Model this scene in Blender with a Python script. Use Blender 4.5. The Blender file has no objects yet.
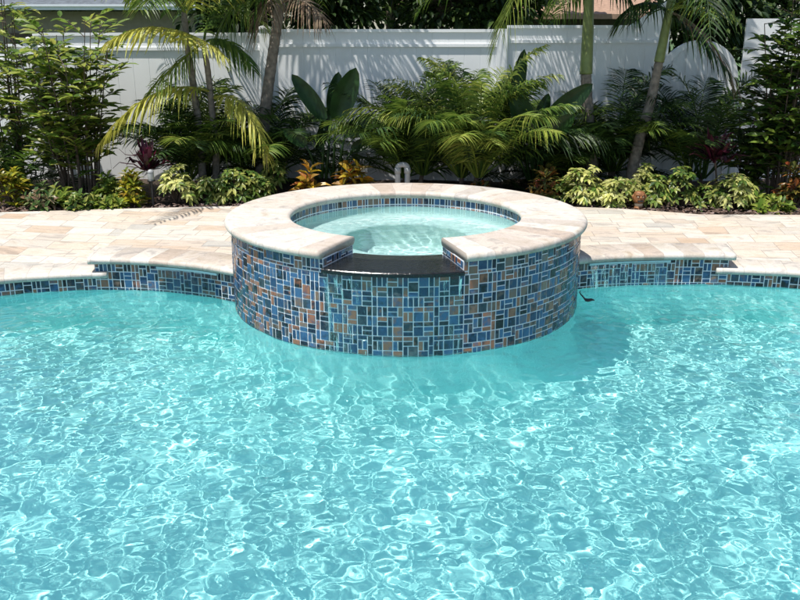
import bpy, math, random
import numpy as np
from mathutils import Vector, Matrix

S = bpy.context.scene
COL = S.collection
R = math.radians
PI = math.pi
rnd = random.Random(11)
V = Vector

# ------------------------------------------------------------------ camera
H, PITCH, FPX = 2.0, R(17.3), 850.0
cam = bpy.data.objects.new('camera', bpy.data.cameras.new('camera'))
COL.objects.link(cam)
cam.location = (0, 0, H)
cam.rotation_euler = (PI / 2 - PITCH, 0, 0)
cam.data.sensor_width = 36
cam.data.lens = 36 * FPX / 800
cam.data.clip_end = 600
S.camera = cam


def at(px, py, Y):
    """a point of the garden seen at photo position px, py, standing Y metres from the camera"""
    dx = (px - 400) / FPX
    dz = -(py - 300) / FPX
    d = (dx, math.cos(PITCH) + dz * math.sin(PITCH), -math.sin(PITCH) + dz * math.cos(PITCH))
    t = Y / d[1]
    return V((d[0] * t, Y, H + d[2] * t))


# ------------------------------------------------------------------ light
SUN = V((-.30, -.22, .928)).normalized()
w = bpy.data.worlds.new('World')
S.world = w
w.use_nodes = True
nt = w.node_tree
sky = nt.nodes.new('ShaderNodeTexSky')
sky.sky_type = 'NISHITA'
sky.sun_disc = False
sky.sun_elevation = math.asin(SUN.z)
sky.sun_rotation = math.atan2(SUN.x, SUN.y)
nt.links.new(sky.outputs[0], nt.nodes['Background'].inputs[0])
nt.nodes['Background'].inputs[1].default_value = .11
sun = bpy.data.objects.new('sun', bpy.data.lights.new('sun', 'SUN'))
COL.objects.link(sun)
sun.data.energy = 4.6
sun.data.angle = R(.5)
sun.data.color = (1, .965, .9)
sun.rotation_euler = SUN.to_track_quat('Z', 'Y').to_euler()
sun.location = (-8, -5, 20)
sun.data.cycles.is_caustics_light = True
S.view_settings.view_transform = 'Standard'
S.view_settings.look = 'None'
S.view_settings.exposure = .48
S.view_settings.gamma = 1
S.view_settings.use_curve_mapping = False
S.cycles.max_bounces = 14
S.cycles.transparent_max_bounces = 12
S.cycles.use_denoising = True


# ------------------------------------------------------------------ materials
def mat(name):
    m = bpy.data.materials.new(name)
    m.use_nodes = True
    n = m.node_tree.nodes
    return m, n, m.node_tree.links, n['Principled BSDF']


def ramp(n, stops, mode='LINEAR'):
    r = n.new('ShaderNodeValToRGB')
    r.color_ramp.interpolation = mode
    e = r.color_ramp.elements
    while len(e) > 1:
        e.remove(e[-1])
    for i, (p, c) in enumerate(stops):
        x = e[0] if i == 0 else e.new(p)
        x.position = p
        x.color = (*c, 1)
    return r


def noise(n, l, scale, detail=4, coord=None, rough=.55):
    t = n.new('ShaderNodeTexNoise')
    t.inputs['Scale'].default_value = scale
    t.inputs['Detail'].default_value = detail
    t.inputs['Roughness'].default_value = rough
    if coord:
        l.new(coord, t.inputs['Vector'])
    return t


def mixc(n, l, a, b, f, mode='MIX'):
    m = n.new('ShaderNodeMix')
    m.data_type = 'RGBA'
    m.blend_type = mode
    for s, v in ((6, a), (7, b), (0, f)):
        if hasattr(v, 'links'):
            l.new(v, m.inputs[s])
        elif s == 0:
            m.inputs[0].default_value = v
        else:
            m.inputs[s].default_value = (*v, 1)
    return m.outputs[2]


def bump(n, l, b, h, strength=.3, dist=.01):
    k = n.new('ShaderNodeBump')
    k.inputs['Strength'].default_value = strength
    k.inputs['Distance'].default_value = dist
    l.new(h, k.inputs['Height'])
    l.new(k.outputs[0], b.inputs['Normal'])
    return k


def plain(name, col, rough=.6, var=.25, scale=8, metal=0, bmp=0):
    m, n, l, b = mat(name)
    co = n.new('ShaderNodeTexCoord').outputs['Object']
    t = noise(n, l, scale, 5, co)
    r = ramp(n, [(.3, tuple(c * (1 - var) for c in col)), (.7, tuple(min(1, c * (1 + var)) for c in col))])
    l.new(t.outputs[0], r.inputs[0])
    l.new(r.outputs[0], b.inputs['Base Color'])
    b.inputs['Roughness'].default_value = rough
    b.inputs['Metallic'].default_value = metal
    if bmp:
        bump(n, l, b, t.outputs[0], bmp, .01)
    return m


def leafmat(name, cols, rough=.4, trans=.3, spot=None):
    """foliage: every leaf island gets its own tone; some light passes through the blade"""
    m, n, l, b = mat(name)
    g = n.new('ShaderNodeNewGeometry')
    k = len(cols)
    r = ramp(n, [(i / max(1, k - 1), c) for i, c in enumerate(cols)])
    l.new(g.outputs['Random Per Island'], r.inputs[0])
    co = n.new('ShaderNodeTexCoord').outputs['Object']
    t = noise(n, l, 9, 3, co)
    r2 = ramp(n, [(.3, (.62, .62, .62)), (.7, (1.2, 1.2, 1.2))])
    l.new(t.outputs[0], r2.inputs[0])
    c = mixc(n, l, r.outputs[0], r2.outputs[0], 1.0, 'MULTIPLY')
    if spot:
        t2 = noise(n, l, 45, 2, co)
        r3 = ramp(n, [(.48, (0, 0, 0)), (.56, (1, 1, 1))])
        l.new(t2.outputs[0], r3.inputs[0])
        c = mixc(n, l, c, spot, r3.outputs[0])
    l.new(c, b.inputs['Base Color'])
    b.inputs['Roughness'].default_value = rough
    b.inputs['Specular IOR Level'].default_value = .28
    tr = n.new('ShaderNodeBsdfTranslucent')
    l.new(c, tr.inputs['Color'])
    ms = n.new('ShaderNodeMixShader')
    ms.inputs[0].default_value = trans
    l.new(b.outputs[0], ms.inputs[1])
    l.new(tr.outputs[0], ms.inputs[2])
    l.new(ms.outputs[0], n['Material Output'].inputs[0])
    return m


def stone_mat(name, joint=None):
    """pale shell-stone: cream with pink, buff and grey clouding; per-piece tone; joints"""
    m, n, l, b = mat(name)
    if joint == 'paver':
        tc = n.new('ShaderNodeTexCoord').outputs['Object']
        mp = n.new('ShaderNodeMapping')
        mp.inputs['Rotation'].default_value = (0, 0, R(4))
        l.new(tc, mp.inputs['Vector'])
        co = mp.outputs[0]
        bt = n.new('ShaderNodeTexBrick')
        bt.offset = .37
        bt.offset_frequency = 2
        bt.squash = .62
        bt.squash_frequency = 3
        for k_, v_ in (('Scale', 1), ('Mortar Size', .0035), ('Brick Width', .41), ('Row Height', .205), ('Bias', 0), ('Mortar Smooth', .3)):
            bt.inputs[k_].default_value = v_
        bt.inputs['Color1'].default_value = (0, 0, 0, 1)
        bt.inputs['Color2'].default_value = (1, 1, 1, 1)
        bt.inputs['Mortar'].default_value = (.5, .5, .5, 1)
        l.new(co, bt.inputs['Vector'])
        piece, gap = bt.outputs['Color'], bt.outputs['Fac']
    else:
        uv = n.new('ShaderNodeUVMap').outputs[0]
        co = n.new('ShaderNodeTexCoord').outputs['Object']
        sx = n.new('ShaderNodeSeparateXYZ')
        l.new(uv, sx.inputs[0])
        fl = n.new('ShaderNodeMath'); fl.operation = 'FLOOR'
        fr = n.new('ShaderNodeMath'); fr.operation = 'FRACT'
        l.new(sx.outputs[0], fl.inputs[0]); l.new(sx.outputs[0], fr.inputs[0])
        wn = n.new('ShaderNodeTexWhiteNoise'); wn.noise_dimensions = '1D'
        l.new(fl.outputs[0], wn.inputs['W'])
        lt = n.new('ShaderNodeMath'); lt.operation = 'LESS_THAN'; lt.inputs[1].default_value = .014
        l.new(fr.outputs[0], lt.inputs[0])
        piece, gap = wn.outputs['Value'], lt.outputs[0]
    if joint == 'paver':
        tone = ramp(n, [(0, (.44, .335, .25)), (.15, (.50, .425, .345)), (.35, (.53, .48, .415)), (.55, (.54, .495, .435)), (.75, (.48, .405, .335)), (.9, (.45, .42, .37)), (1, (.40, .38, .345))])
    else:
        tone = ramp(n, [(0, (.42, .345, .285)), (.2, (.50, .445, .385)), (.45, (.53, .485, .43)), (.7, (.54, .495, .44)), (.85, (.47, .40, .34)), (1, (.41, .38, .345))])
    l.new(piece, tone.inputs[0])
    # clouding stretched within each stone
    ad = n.new('ShaderNodeVectorMath'); ad.operation = 'ADD'
    sc = n.new('ShaderNodeVectorMath'); sc.operation = 'SCALE'; sc.inputs['Scale'].default_value = 7.3
    l.new(piece, sc.inputs[0])
    mp2 = n.new('ShaderNodeMapping')
    mp2.inputs['Scale'].default_value = (3.2, 9, 6) if joint == 'paver' else (6, 6, 9)
    l.new(co, mp2.inputs['Vector'])
    l.new(mp2.outputs[0], ad.inputs[0]); l.new(sc.outputs[0], ad.inputs[1])
    t = noise(n, l, 1.0, 6, ad.outputs[0], .6)
    t.inputs['Distortion'].default_value = .8
    veil = ramp(n, [(.28, (.74, .66, .55)), (.38, (.95, .92, .86)), (.52, (1.12, 1.11, 1.1)), (.66, (.68, .68, .69))])
    l.new(t.outputs[0], veil.inputs[0])
    c = mixc(n, l, tone.outputs[0], veil.outputs[0], .85, 'MULTIPLY')
    fine = noise(n, l, 90, 3, co)
    r3 = ramp(n, [(.35, (.86, .86, .86)), (.6, (1.04, 1.04, 1.04))])
    l.new(fine.outputs[0], r3.inputs[0])
    c = mixc(n, l, c, r3.outputs[0], .8, 'MULTIPLY')
    c = mixc(n, l, c, (.3, .26, .22), gap)
    l.new(c, b.inputs['Base Color'])
    b.inputs['Roughness'].default_value = .62
    inv = n.new('ShaderNodeMath'); inv.operation = 'MULTIPLY_ADD'
    inv.inputs[1].default_value = -1; inv.inputs[2].default_value = 1
    l.new(gap, inv.inputs[0])
    hh = n.new('ShaderNodeMath'); hh.operation = 'MULTIPLY_ADD'; hh.inputs[1].default_value = .35
    l.new(fine.outputs[0], hh.inputs[0]); l.new(inv.outputs[0], hh.inputs[2])
    bump(n, l, b, hh.outputs[0], .5, .004)
    return m


def tile_mat():
    m, n, l, b = mat('glazed_tile')
    g = n.new('ShaderNodeNewGeometry')
    blue1, blue2, navy = (.022, .06, .13), (.043, .12, .235), (.011, .022, .044)
    dark, rust, tan, steel = (.012, .014, .016), (.30, .135, .075), (.2, .14, .1), (.045, .065, .08)
    seq = [blue1, navy, blue2, dark, rust, blue1, steel, navy, blue2, tan, dark, blue2, rust, (.03, .06, .075), blue1, rust, navy, blue2]
    r = ramp(n, [(i / len(seq), c) for i, c in enumerate(seq)], 'CONSTANT')
    l.new(g.outputs['Random Per Island'], r.inputs[0])
    mul = n.new('ShaderNodeMath'); mul.operation = 'MULTIPLY'; mul.inputs[1].default_value = 37.7
    fr = n.new('ShaderNodeMath'); fr.operation = 'FRACT'
    l.new(g.outputs['Random Per Island'], mul.inputs[0]); l.new(mul.outputs[0], fr.inputs[0])
    seq2 = [blue2, (.05, .12, .22), rust, navy, tan, blue1, (.14, .14, .14), dark]
    r2 = ramp(n, [(i / len(seq2), c) for i, c in enumerate(seq2)], 'CONSTANT')
    l.new(fr.outputs[0], r2.inputs[0])
    co = n.new('ShaderNodeTexCoord').outputs['Object']
    t = noise(n, l, 26, 3, co)
    rf = ramp(n, [(.44, (0, 0, 0)), (.66, (.75, .75, .75))])
    l.new(t.outputs[0], rf.inputs[0])
    c = mixc(n, l, r.outputs[0], r2.outputs[0], rf.outputs[0])
    l.new(c, b.inputs['Base Color'])
    b.inputs['Roughness'].default_value = .2
    b.inputs['Specular IOR Level'].default_value = .45
    t2 = noise(n, l, 60, 2, co)
    bump(n, l, b, t2.outputs[0], .12, .004)
    return m


def water_mat(name, tint=(.95, .995, 1)):
    m, n, l, b = mat(name)
    b.inputs['Base Color'].default_value = (*tint, 1)
    b.inputs['Transmission Weight'].default_value = 1
    b.inputs['Roughness'].default_value = 0
    b.inputs['IOR'].default_value = 1.333
    return m


def film_mat():
    """thin falling film of clear water: mostly see-through with a wet shine"""
    m, n, l, b = mat('water_film')
    tr = n.new('ShaderNodeBsdfTransparent'); tr.inputs[0].default_value = (.84, .96, .97, 1)
    gl = n.new('ShaderNodeBsdfGlossy'); gl.inputs['Roughness'].default_value = .06
    fr = n.new('ShaderNodeFresnel'); fr.inputs['IOR'].default_value = 1.5
    co = n.new('ShaderNodeTexCoord').outputs['Object']
    mp = n.new('ShaderNodeMapping'); mp.inputs['Scale'].default_value = (1, 1, .25)
    l.new(co, mp.inputs[0])
    t = noise(n, l, 40, 3, mp.outputs[0])
    k = n.new('ShaderNodeBump'); k.inputs['Strength'].default_value = .8; k.inputs['Distance'].default_value = .01
    l.new(t.outputs[0], k.inputs['Height'])
    l.new(k.outputs[0], gl.inputs['Normal']); l.new(k.outputs[0], fr.inputs['Normal'])
    ms = n.new('ShaderNodeMixShader')
    l.new(fr.outputs[0], ms.inputs[0]); l.new(tr.outputs[0], ms.inputs[1]); l.new(gl.outputs[0], ms.inputs[2])
    l.new(ms.outputs[0], n['Material Output'].inputs[0])
    return m


def plaster(name, col):
    m, n, l, b = mat(name)
    co = n.new('ShaderNodeTexCoord').outputs['Object']
    t = noise(n, l, 1.1, 5, co)
    r = ramp(n, [(.35, tuple(c * .93 for c in col)), (.65, tuple(min(1, c * 1.05) for c in col))])
    l.new(t.outputs[0], r.inputs[0]); l.new(r.outputs[0], b.inputs['Base Color'])
    b.inputs['Roughness'].default_value = .8
    b.inputs['Specular IOR Level'].default_value = .1
    return m


M = {}
M['paver'] = stone_mat('shellstone_paver', 'paver')
M['coping'] = stone_mat('shellstone_coping')
M['tile'] = tile_mat()
M['grout'] = plain('white_grout', (.82, .84, .85), .75, .05, 30)
M['water'] = water_mat('pool_water')
M['spawater'] = water_mat('spa_water', (.96, .995, 1))
M['film'] = film_mat()
M['plaster'] = plaster('aqua_plaster', (.40, .87, .835))
M['spaplaster'] = plaster('pale_plaster', (.54, .77, .745))
M['granite'] = plain('black_granite', (.010, .011, .011), .12, .6, 38, bmp=.35)
M['acrylic'] = plain('clear_lip', (.45, .62, .62), .2, .1)
M['vinyl'] = plain('white_vinyl', (.82, .83, .84), .38, .03, 3)
M['soil'] = plain('dark_mulch_soil', (.055, .036, .026), .95, .5, 22, bmp=1)
M['chip'] = leafmat('mulch_chip', [(.05, .028, .02), (.12, .075, .055), (.2, .14, .115), (.26, .2, .18)], .9, 0)
M['lawn'] = plain('lawn', (.06, .11, .03), .9, .4, 12, bmp=.5)
M['trunk'] = plain('palm_bark', (.2, .17, .135), .85, .45, 18, bmp=.8)
M['shaft'] = plain('green_crownshaft', (.16, .2, .06), .45, .3, 7)
M['bark'] = plain('brown_bark', (.09, .065, .045), .9, .4, 20, bmp=.6)
M['stem'] = plain('green_stem', (.09, .13, .035), .6, .3, 12)
M['rachis_y'] = plain('yellow_stalk', (.42, .36, .08), .5, .25, 8)
M['palm_dark'] = leafmat('palm_leaf_dark', [(.012, .032, .009), (.026, .06, .014), (.046, .094, .02), (.08, .14, .028)], .42, .3)
M['palm_mid'] = leafmat('palm_leaf_mid', [(.045, .095, .015), (.085, .155, .024), (.14, .215, .034), (.2, .26, .045)], .42, .38)
M['palm_light'] = leafmat('palm_leaf_light', [(.11, .18, .03), (.18, .25, .04), (.26, .32, .055), (.36, .38, .08)], .42, .4)
M['palm_yellow'] = leafmat('palm_leaf_yellow', [(.36, .36, .05), (.52, .5, .08), (.62, .58, .12), (.4, .46, .08), (.5, .4, .13)], .45, .36)
M['palm_dead'] = leafmat('palm_leaf_dead', [(.14, .09, .055), (.24, .17, .11), (.34, .26, .18), (.1, .06, .04)], .8, .15)
M['paddle'] = leafmat('paddle_leaf', [(.010, .032, .01), (.02, .055, .014), (.035, .08, .02)], .36, .2)
M['croton'] = leafmat('croton_leaf', [(.06, .11, .012), (.16, .2, .015), (.33, .33, .025), (.46, .4, .03), (.2, .19, .02), (.4, .24, .03)], .32, .25)
M['croton_orange'] = leafmat('croton_leaf_orange', [(.42, .27, .02), (.5, .38, .03), (.34, .1, .02), (.12, .12, .02), (.4, .2, .03)], .32, .25)
M['croton_red'] = leafmat('croton_leaf_red', [(.2, .045, .02), (.3, .13, .03), (.1, .1, .02), (.06, .08, .02), (.3, .2, .04)], .32, .2)
M['variegated'] = leafmat('variegated_leaf', [(.07, .14, .02), (.2, .27, .05), (.5, .5, .14), (.62, .6, .24), (.36, .4, .09), (.58, .54, .18)], .35, .25)
M['variegated_green'] = leafmat('variegated_green_leaf', [(.03, .07, .015), (.08, .15, .025), (.16, .22, .04), (.4, .4, .1), (.07, .12, .02)], .35, .25)
M['pinkgreen'] = leafmat('pink_edged_leaf', [(.04, .1, .02), (.08, .16, .04), (.2, .24, .09), (.36, .22, .14), (.06, .12, .04)], .4, .25)
M['ti'] = leafmat('burgundy_leaf', [(.02, .008, .014), (.045, .012, .02), (.09, .014, .03), (.03, .012, .016)], .35, .2)
M['ti_pink'] = leafmat('magenta_leaf', [(.16, .012, .05), (.32, .02, .09), (.1, .01, .03)], .35, .25)
M['bright_shrub'] = leafmat('bright_shrub_leaf', [(.06, .12, .018), (.13, .22, .03), (.22, .31, .045), (.32, .38, .065), (.44, .44, .1)], .42, .45)
M['right_shrub'] = leafmat('glossy_shrub_leaf', [(.025, .065, .012), (.06, .125, .02), (.13, .21, .03), (.24, .31, .05)], .42, .4)
M['tree_leaf'] = leafmat('tree_leaf', [(.01, .026, .008), (.02, .045, .01), (.04, .075, .016), (.075, .115, .022)], .45, .25)
M['tree_leaf2'] = leafmat('tree_leaf_light', [(.02, .045, .01), (.045, .085, .016), (.08, .13, .025), (.13, .16, .04)], .45, .25)
M['housewall'] = plain('house_block', (.3, .26, .21), .8, .12, 10)
M['fascia'] = plain('white_fascia', (.75, .77, .8), .5, .05)
M['shingle'] = plain('grey_shingle', (.1, .115, .13), .9, .3, 14)
M['shingle_brown'] = plain('brown_shingle', (.3, .19, .13), .9, .2, 14)
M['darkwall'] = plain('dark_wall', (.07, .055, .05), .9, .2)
M['glass'] = plain('window_glass', (.02, .022, .025), .08, .1)
M['pvc'] = plain('pvc_pipe', (.27, .28, .28), .5, .08)  # grey set darker: the shade around the looped pipe is put into its colour
M['black'] = plain('black_metal', (.015, .015, .016), .4, .2)
M['lens'] = plain('frosted_lens', (.3, .32, .31), .25, .05)
M['carved'] = plain('carved_wood', (.24, .1, .035), .6, .45, 30, bmp=.5)
M['pale'] = plain('pale_wood', (.5, .4, .27), .6, .15, 30)
M['debris'] = plain('wet_dark_leaf', (.03, .022, .018), .3, .4, 40)


# ------------------------------------------------------------------ mesh helpers
class MB:
    def __init__(s):
        s.v, s.f, s.uv = [], [], None

    def add(s, vs, fs):
        b = len(s.v)
        s.v += [tuple(x) for x in vs]
        s.f += [tuple(i + b for i in q) for q in fs]

    def box(s, x0, x1, y0, y1, z0, z1):
        s.add([(x0, y0, z0), (x1, y0, z0), (x1, y1, z0), (x0, y1, z0), (x0, y0, z1), (x1, y0, z1), (x1, y1, z1), (x0, y1, z1)],
              [(0, 3, 2, 1), (4, 5, 6, 7), (0, 1, 5, 4), (1, 2, 6, 5), (2, 3, 7, 6), (3, 0, 4, 7)])

    def tube(s, pts, rad, seg=8, cap=True):
        pts = [V(p) for p in pts]
        if not isinstance(rad, (list, tuple)):
            rad = [rad] * len(pts)
        rings = []
        pn = None
        for i, p in enumerate(pts):
            t = (pts[min(i + 1, len(pts) - 1)] - pts[max(i - 1, 0)]).normalized()
            if pn is None:
                pn = t.orthogonal().normalized()
            pn = (pn - t * pn.dot(t)).normalized()
            bn = t.cross(pn)
            rings.append([p + (pn * math.cos(a) + bn * math.sin(a)) * rad[i] for a in (2 * PI * k / seg for k in range(seg))])
        vs = [v for r in rings for v in r]
        fs = []
        for i in range(len(pts) - 1):
            for k in range(seg):
                k2 = (k + 1) % seg
                fs.append((i * seg + k, i * seg + k2, (i + 1) * seg + k2, (i + 1) * seg + k))
        if cap:
            fs.append(tuple(range(seg - 1, -1, -1)))
            fs.append(tuple((len(pts) - 1) * seg + k for k in range(seg)))
        s.add(vs, fs)

    def lathe(s, prof, c=(0, 0, 0), seg=32):
        vs, fs = [], []
        for (r, z) in prof:
            for k in range(seg):
                a = 2 * PI * k / seg
                vs.append((c[0] + r * math.cos(a), c[1] + r * math.sin(a), c[2] + z))
        for i in range(len(prof) - 1):
            for k in range(seg):
                k2 = (k + 1) % seg
                fs.append((i * seg + k, i * seg + k2, (i + 1) * seg + k2, (i + 1) * seg + k))
        s.add(vs, fs)

    def build(s, name, material, parent=None, smooth=False, kind=None):
        me = bpy.data.meshes.new(name)
        me.from_pydata(s.v, [], s.f)
        if smooth:
            me.polygons.foreach_set('use_smooth', [True] * len(me.polygons))
        if s.uv:
            lay = me.uv_layers.new(name='UVMap')
            vi = np.zeros(len(me.loops), dtype=np.int32)
            me.loops.foreach_get('vertex_index', vi)
            lay.data.foreach_set('uv', np.array(s.uv, dtype=np.float32)[vi].ravel())
        me.materials.append(material)
        me.update()
        o = bpy.data.objects.new(name, me)
        COL.objects.link(o)
        if parent is not None:
            o.parent = parent
            o.matrix_parent_inverse = Matrix.Translation(-V(parent.location))
        if kind:
            o['kind'] = kind
        return o


def tag(o, label, cat, group=None):
    o['label'] = label
    o['category'] = cat
    if group:
        o['group'] = group
    return o


def thing(name, label, cat, loc, group=None):
    o = bpy.data.objects.new(name, None)
    COL.objects.link(o)
    o.location = loc
    o.empty_display_size = .1
    return tag(o, label, cat, group)


def catmull(P, k=10):
    out = []
    for i in range(len(P) - 1):
        p0, p1, p2, p3 = (np.array(P[max(0, min(len(P) - 1, j))], float) for j in (i - 1, i, i + 1, i + 2))
        for t in np.linspace(0, 1, k, endpoint=False):
            out.append(tuple(.5 * ((2 * p1) + (p2 - p0) * t + (2 * p0 - 5 * p1 + 4 * p2 - p3) * t * t + (3 * p1 - p0 - 3 * p2 + p3) * t ** 3)))
    out.append(tuple(P[-1]))
    return out


class Path2:
    """a plan polyline with outward normals (side=+1: left of travel)"""

    def __init__(s, pts, side):
        s.p = np.array(pts, float)
        d = np.gradient(s.p, axis=0)
        d /= np.linalg.norm(d, axis=1)[:, None]
        s.n = np.stack([-d[:, 1], d[:, 0]], 1) * side
        s.l = np.concatenate([[0], np.cumsum(np.linalg.norm(np.diff(s.p, axis=0), axis=1))])
        s.L = s.l[-1]

    def at(s, u, off=0):
        u = min(max(u, 0), s.L)
        x, y = np.interp(u, s.l, s.p[:, 0]), np.interp(u, s.l, s.p[:, 1])
        nx, ny = np.interp(u, s.l, s.n[:, 0]), np.interp(u, s.l, s.n[:, 1])
        return x + nx * off, y + ny * off


def arc(cx, cy, r, a0, a1, n):
    """angles from the side facing the camera, positive to the right"""
    return [(cx + r * math.sin(a), cy - r * math.cos(a)) for a in np.linspace(a0, a1, n)]


def sweep(path, prof, u0, u1, step=.03, piece=.17):
    """closed profile [(offset outward, z)] carried along a Path2; uv.x counts stone pieces"""
    mb = MB()
    us = np.linspace(u0, u1, max(2, int((u1 - u0) / step)))
    k = len(prof)
    vs, uv, fs = [], [], []
    for u in us:
        for (o, z) in prof:
            x, y = path.at(u, o)
            vs.append((x, y, z))
            uv.append((u / piece, o))
    for i in range(len(us) - 1):
        for j in range(k):
            j2 = (j + 1) % k
            fs.append((i * k + j, (i + 1) * k + j, (i + 1) * k + j2, i * k + j2))
    fs.append(tuple(range(k)))
    fs.append(tuple((len(us) - 1) * k + j for j in range(k - 1, -1, -1)))
    mb.add(vs, fs)
    mb.uv = uv
    return mb


def bullnose(o0, o1, z0, z1, both=False):
    """stone section: rounded towards o0 (pool side)"""
    r = (z1 - z0) / 2
    pr = [(o0 + r - r * math.sin(a) * 1.15, (z0 + z1) / 2 - r * math.cos(a)) for a in np.linspace(0.15, PI - .15, 9)]
    pr.append((o0 + 2.2 * r, z1))
    if both:
        pr.append((o1 - 2.2 * r, z1))
        pr += [(o1 - r + r * math.sin(a), (z0 + z1) / 2 + r * math.cos(a)) for a in np.linspace(.1, PI - .1, 9)]
        pr.append((o1 - 2.2 * r, z0))
    else:
        pr += [(o1 - .006, z1), (o1, z1 - .006), (o1, z0)]
    pr.append((o0 + 2.2 * r, z0))
    return pr


UNIT = .0335


def sheet_layout(rg):
    g = [[0] * 6 for _ in range(6)]
    out = []

    def put(a, b, w_, h_):
        if a + w_ > 6 or b + h_ > 6 or any(g[b + j][a + i] for i in range(w_) for j in range(h_)):
            return False
        for i in range(w_):
            for j in range(h_):
                g[b + j][a + i] = 1
        out.append((a, b, w_, h_))
        return True
    n = 0
    for _ in range(60):
        if n >= 3:
            break
        n += put(rg.randrange(5), rg.randrange(5), 2, 2)
    for b in range(6):
        for a in range(6):
            if not g[b][a]:
                q = [(2, 1), (1, 2)]
                rg.shuffle(q)
                (put(a, b, *q[0]) or put(a, b, *q[1]) or put(a, b, 1, 1))
    return out


LAY = [sheet_layout(random.Random(s)) for s in (3, 8, 21, 34, 55)]


def tiles(path, z0, z1, off, u0=0, u1=None, rows=None, seed=0):
    """glazed mosaic laid over a grout face; off is the outward distance of the tile faces (negative = towards the pool)"""
    rg = random.Random(seed)
    mb = MB()
    u1 = path.L if u1 is None else u1
    sh = UNIT * 6
    gap = .0072
    sgn = 1 if off >= 0 else -1

    def quad(a0, a1, b0, b1):
        a0, a1 = max(a0, u0), min(a1, u1)
        b0, b1 = max(b0, z0), min(b1, z1)
        if a1 - a0 < .005 or b1 - b0 < .005:
            return
        a0 += gap / 2; a1 -= gap / 2; b0 += gap / 2; b1 -= gap / 2
        tw, tv = rg.uniform(-.0013, .0013), rg.uniform(-.0013, .0013)
        e = .0012
        pts = []
        for (aa, bb, oo) in ((a0, b0, 0), (a1, b0, 0), (a1, b1, 0), (a0, b1, 0)):
            pts.append((*path.at(aa, off - sgn * .0018), bb))
        for (aa, bb, oo) in ((a0 + e, b0 + e, tw + tv), (a1 - e, b0 + e, -tw + tv), (a1 - e, b1 - e, -tw - tv), (a0 + e, b1 - e, tw - tv)):
            pts.append((*path.at(aa, off + oo), bb))
        mb.add(pts, [(4, 5, 6, 7), (0, 1, 5, 4), (1, 2, 6, 5), (2, 3, 7, 6), (3, 0, 4, 7)])
    if rows:
        n = int((u1 - u0) / rows) + 1
        for i in range(n):
            if i % 3 == 0:
                quad(u0 + i * rows, u0 + (i + .5) * rows, z0, z1); quad(u0 + (i + .5) * rows, u0 + (i + 1) * rows, z0, z1)
            else:
                quad(u0 + i * rows, u0 + (i + 1) * rows, z0, z1)
        return mb
    ni, nj0, nj1 = int(u1 / sh) + 1, math.floor((z0 + .001) / sh) - 1, math.ceil(z1 / sh) + 1
    ztop = z1 - math.floor(z1 / sh) * sh
    for i in range(int(u0 / sh), ni):
        for j in range(nj0, nj1 + 1):
            lay = LAY[rg.randrange(len(LAY))]
            for (a, b, w_, h_) in lay:
                x, y = i * sh + a * UNIT, j * sh + ztop + b * UNIT
                quad(x, x + w_ * UNIT, y, y + h_ * UNIT)
    return mb


def face_strip(path, z0, z1, off, u0=0, u1=None, step=.04):
    mb = MB()
    u1 = path.L if u1 is None else u1
    us = np.linspace(u0, u1, max(2, int((u1 - u0) / step)))
    vs = []
    for u in us:
        x, y = path.at(u, off)
        vs += [(x, y, z0), (x, y, z1)]
    mb.add(vs, [(2 * i, 2 * i + 2, 2 * i + 3, 2 * i + 1) for i in range(len(us) - 1)])
    return mb


# ------------------------------------------------------------------ plan of the pool
CX, CY, RW = .045, 6.56, 1.352
RIN, ROUT = .90, 1.395
ZRIM, ZSPA = .68, .553
A0, A1 = R(-23.8), R(15.6)          # spillway opening
FLOOR = -1.12
left_pts = [(-1.24, 6.36), (-1.6, 6.56), (-1.97, 6.68), (-2.3, 6.735), (-2.56, 6.73), (-2.94, 6.655), (-3.23, 6.56), (-4.2, 6.1), (-5, 5.3), (-5.4, 4.2), (-5.2, 2.6), (-4.4, 1.2), (-2.8, .5), (0, .35)]
right_pts = [(1.36, 6.70), (1.7, 6.82), (2.11, 6.875), (2.45, 6.885), (2.72, 6.87), (3.05, 6.82), (3.32, 6.76), (4.2, 6.4), (5, 5.6), (5.4, 4.4), (5.2, 2.7), (4.4, 1.2), (2.8, .5), (0, .35)]
PL = Path2(catmull(left_pts), -1)
PR = Path2(catmull(right_pts), 1)


def u_at_x(path, x):
    for u in np.arange(0, path.L, .01):
        if abs(path.at(u)[0]) >= abs(x):
            return u


def smooth(t):
    t = min(max(t, 0), 1)
    return t * t * (3 - 2 * t)


# ground, lawn, bed
g = MB()
for (x0, x1, y0, y1) in ((-300, 300, 10.95, 400), (-300, -9.2, -300, 10.95), (9.2, 300, -300, 10.95), (-9.2, 9.2, -300, -2.6)):
    g.add([(x0, y0, .05), (x1, y0, .05), (x1, y1, .05), (x0, y1, .05)], [(0, 1, 2, 3)])
g.build('ground', M['lawn'], kind='structure')
BED = [(-9.2, 8.36), (-5.5, 8.45), (-4.1, 8.56), (-2.62, 8.79), (-1.95, 8.87), (0, 9.02), (1.6, 8.9), (2.29, 8.76), (2.8, 8.56), (3.03, 8.45), (4.03, 8.43), (9.2, 8.36)]


def bed_y(x):
    return float(np.interp(x, [b[0] for b in BED], [b[1] for b in BED]))


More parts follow.
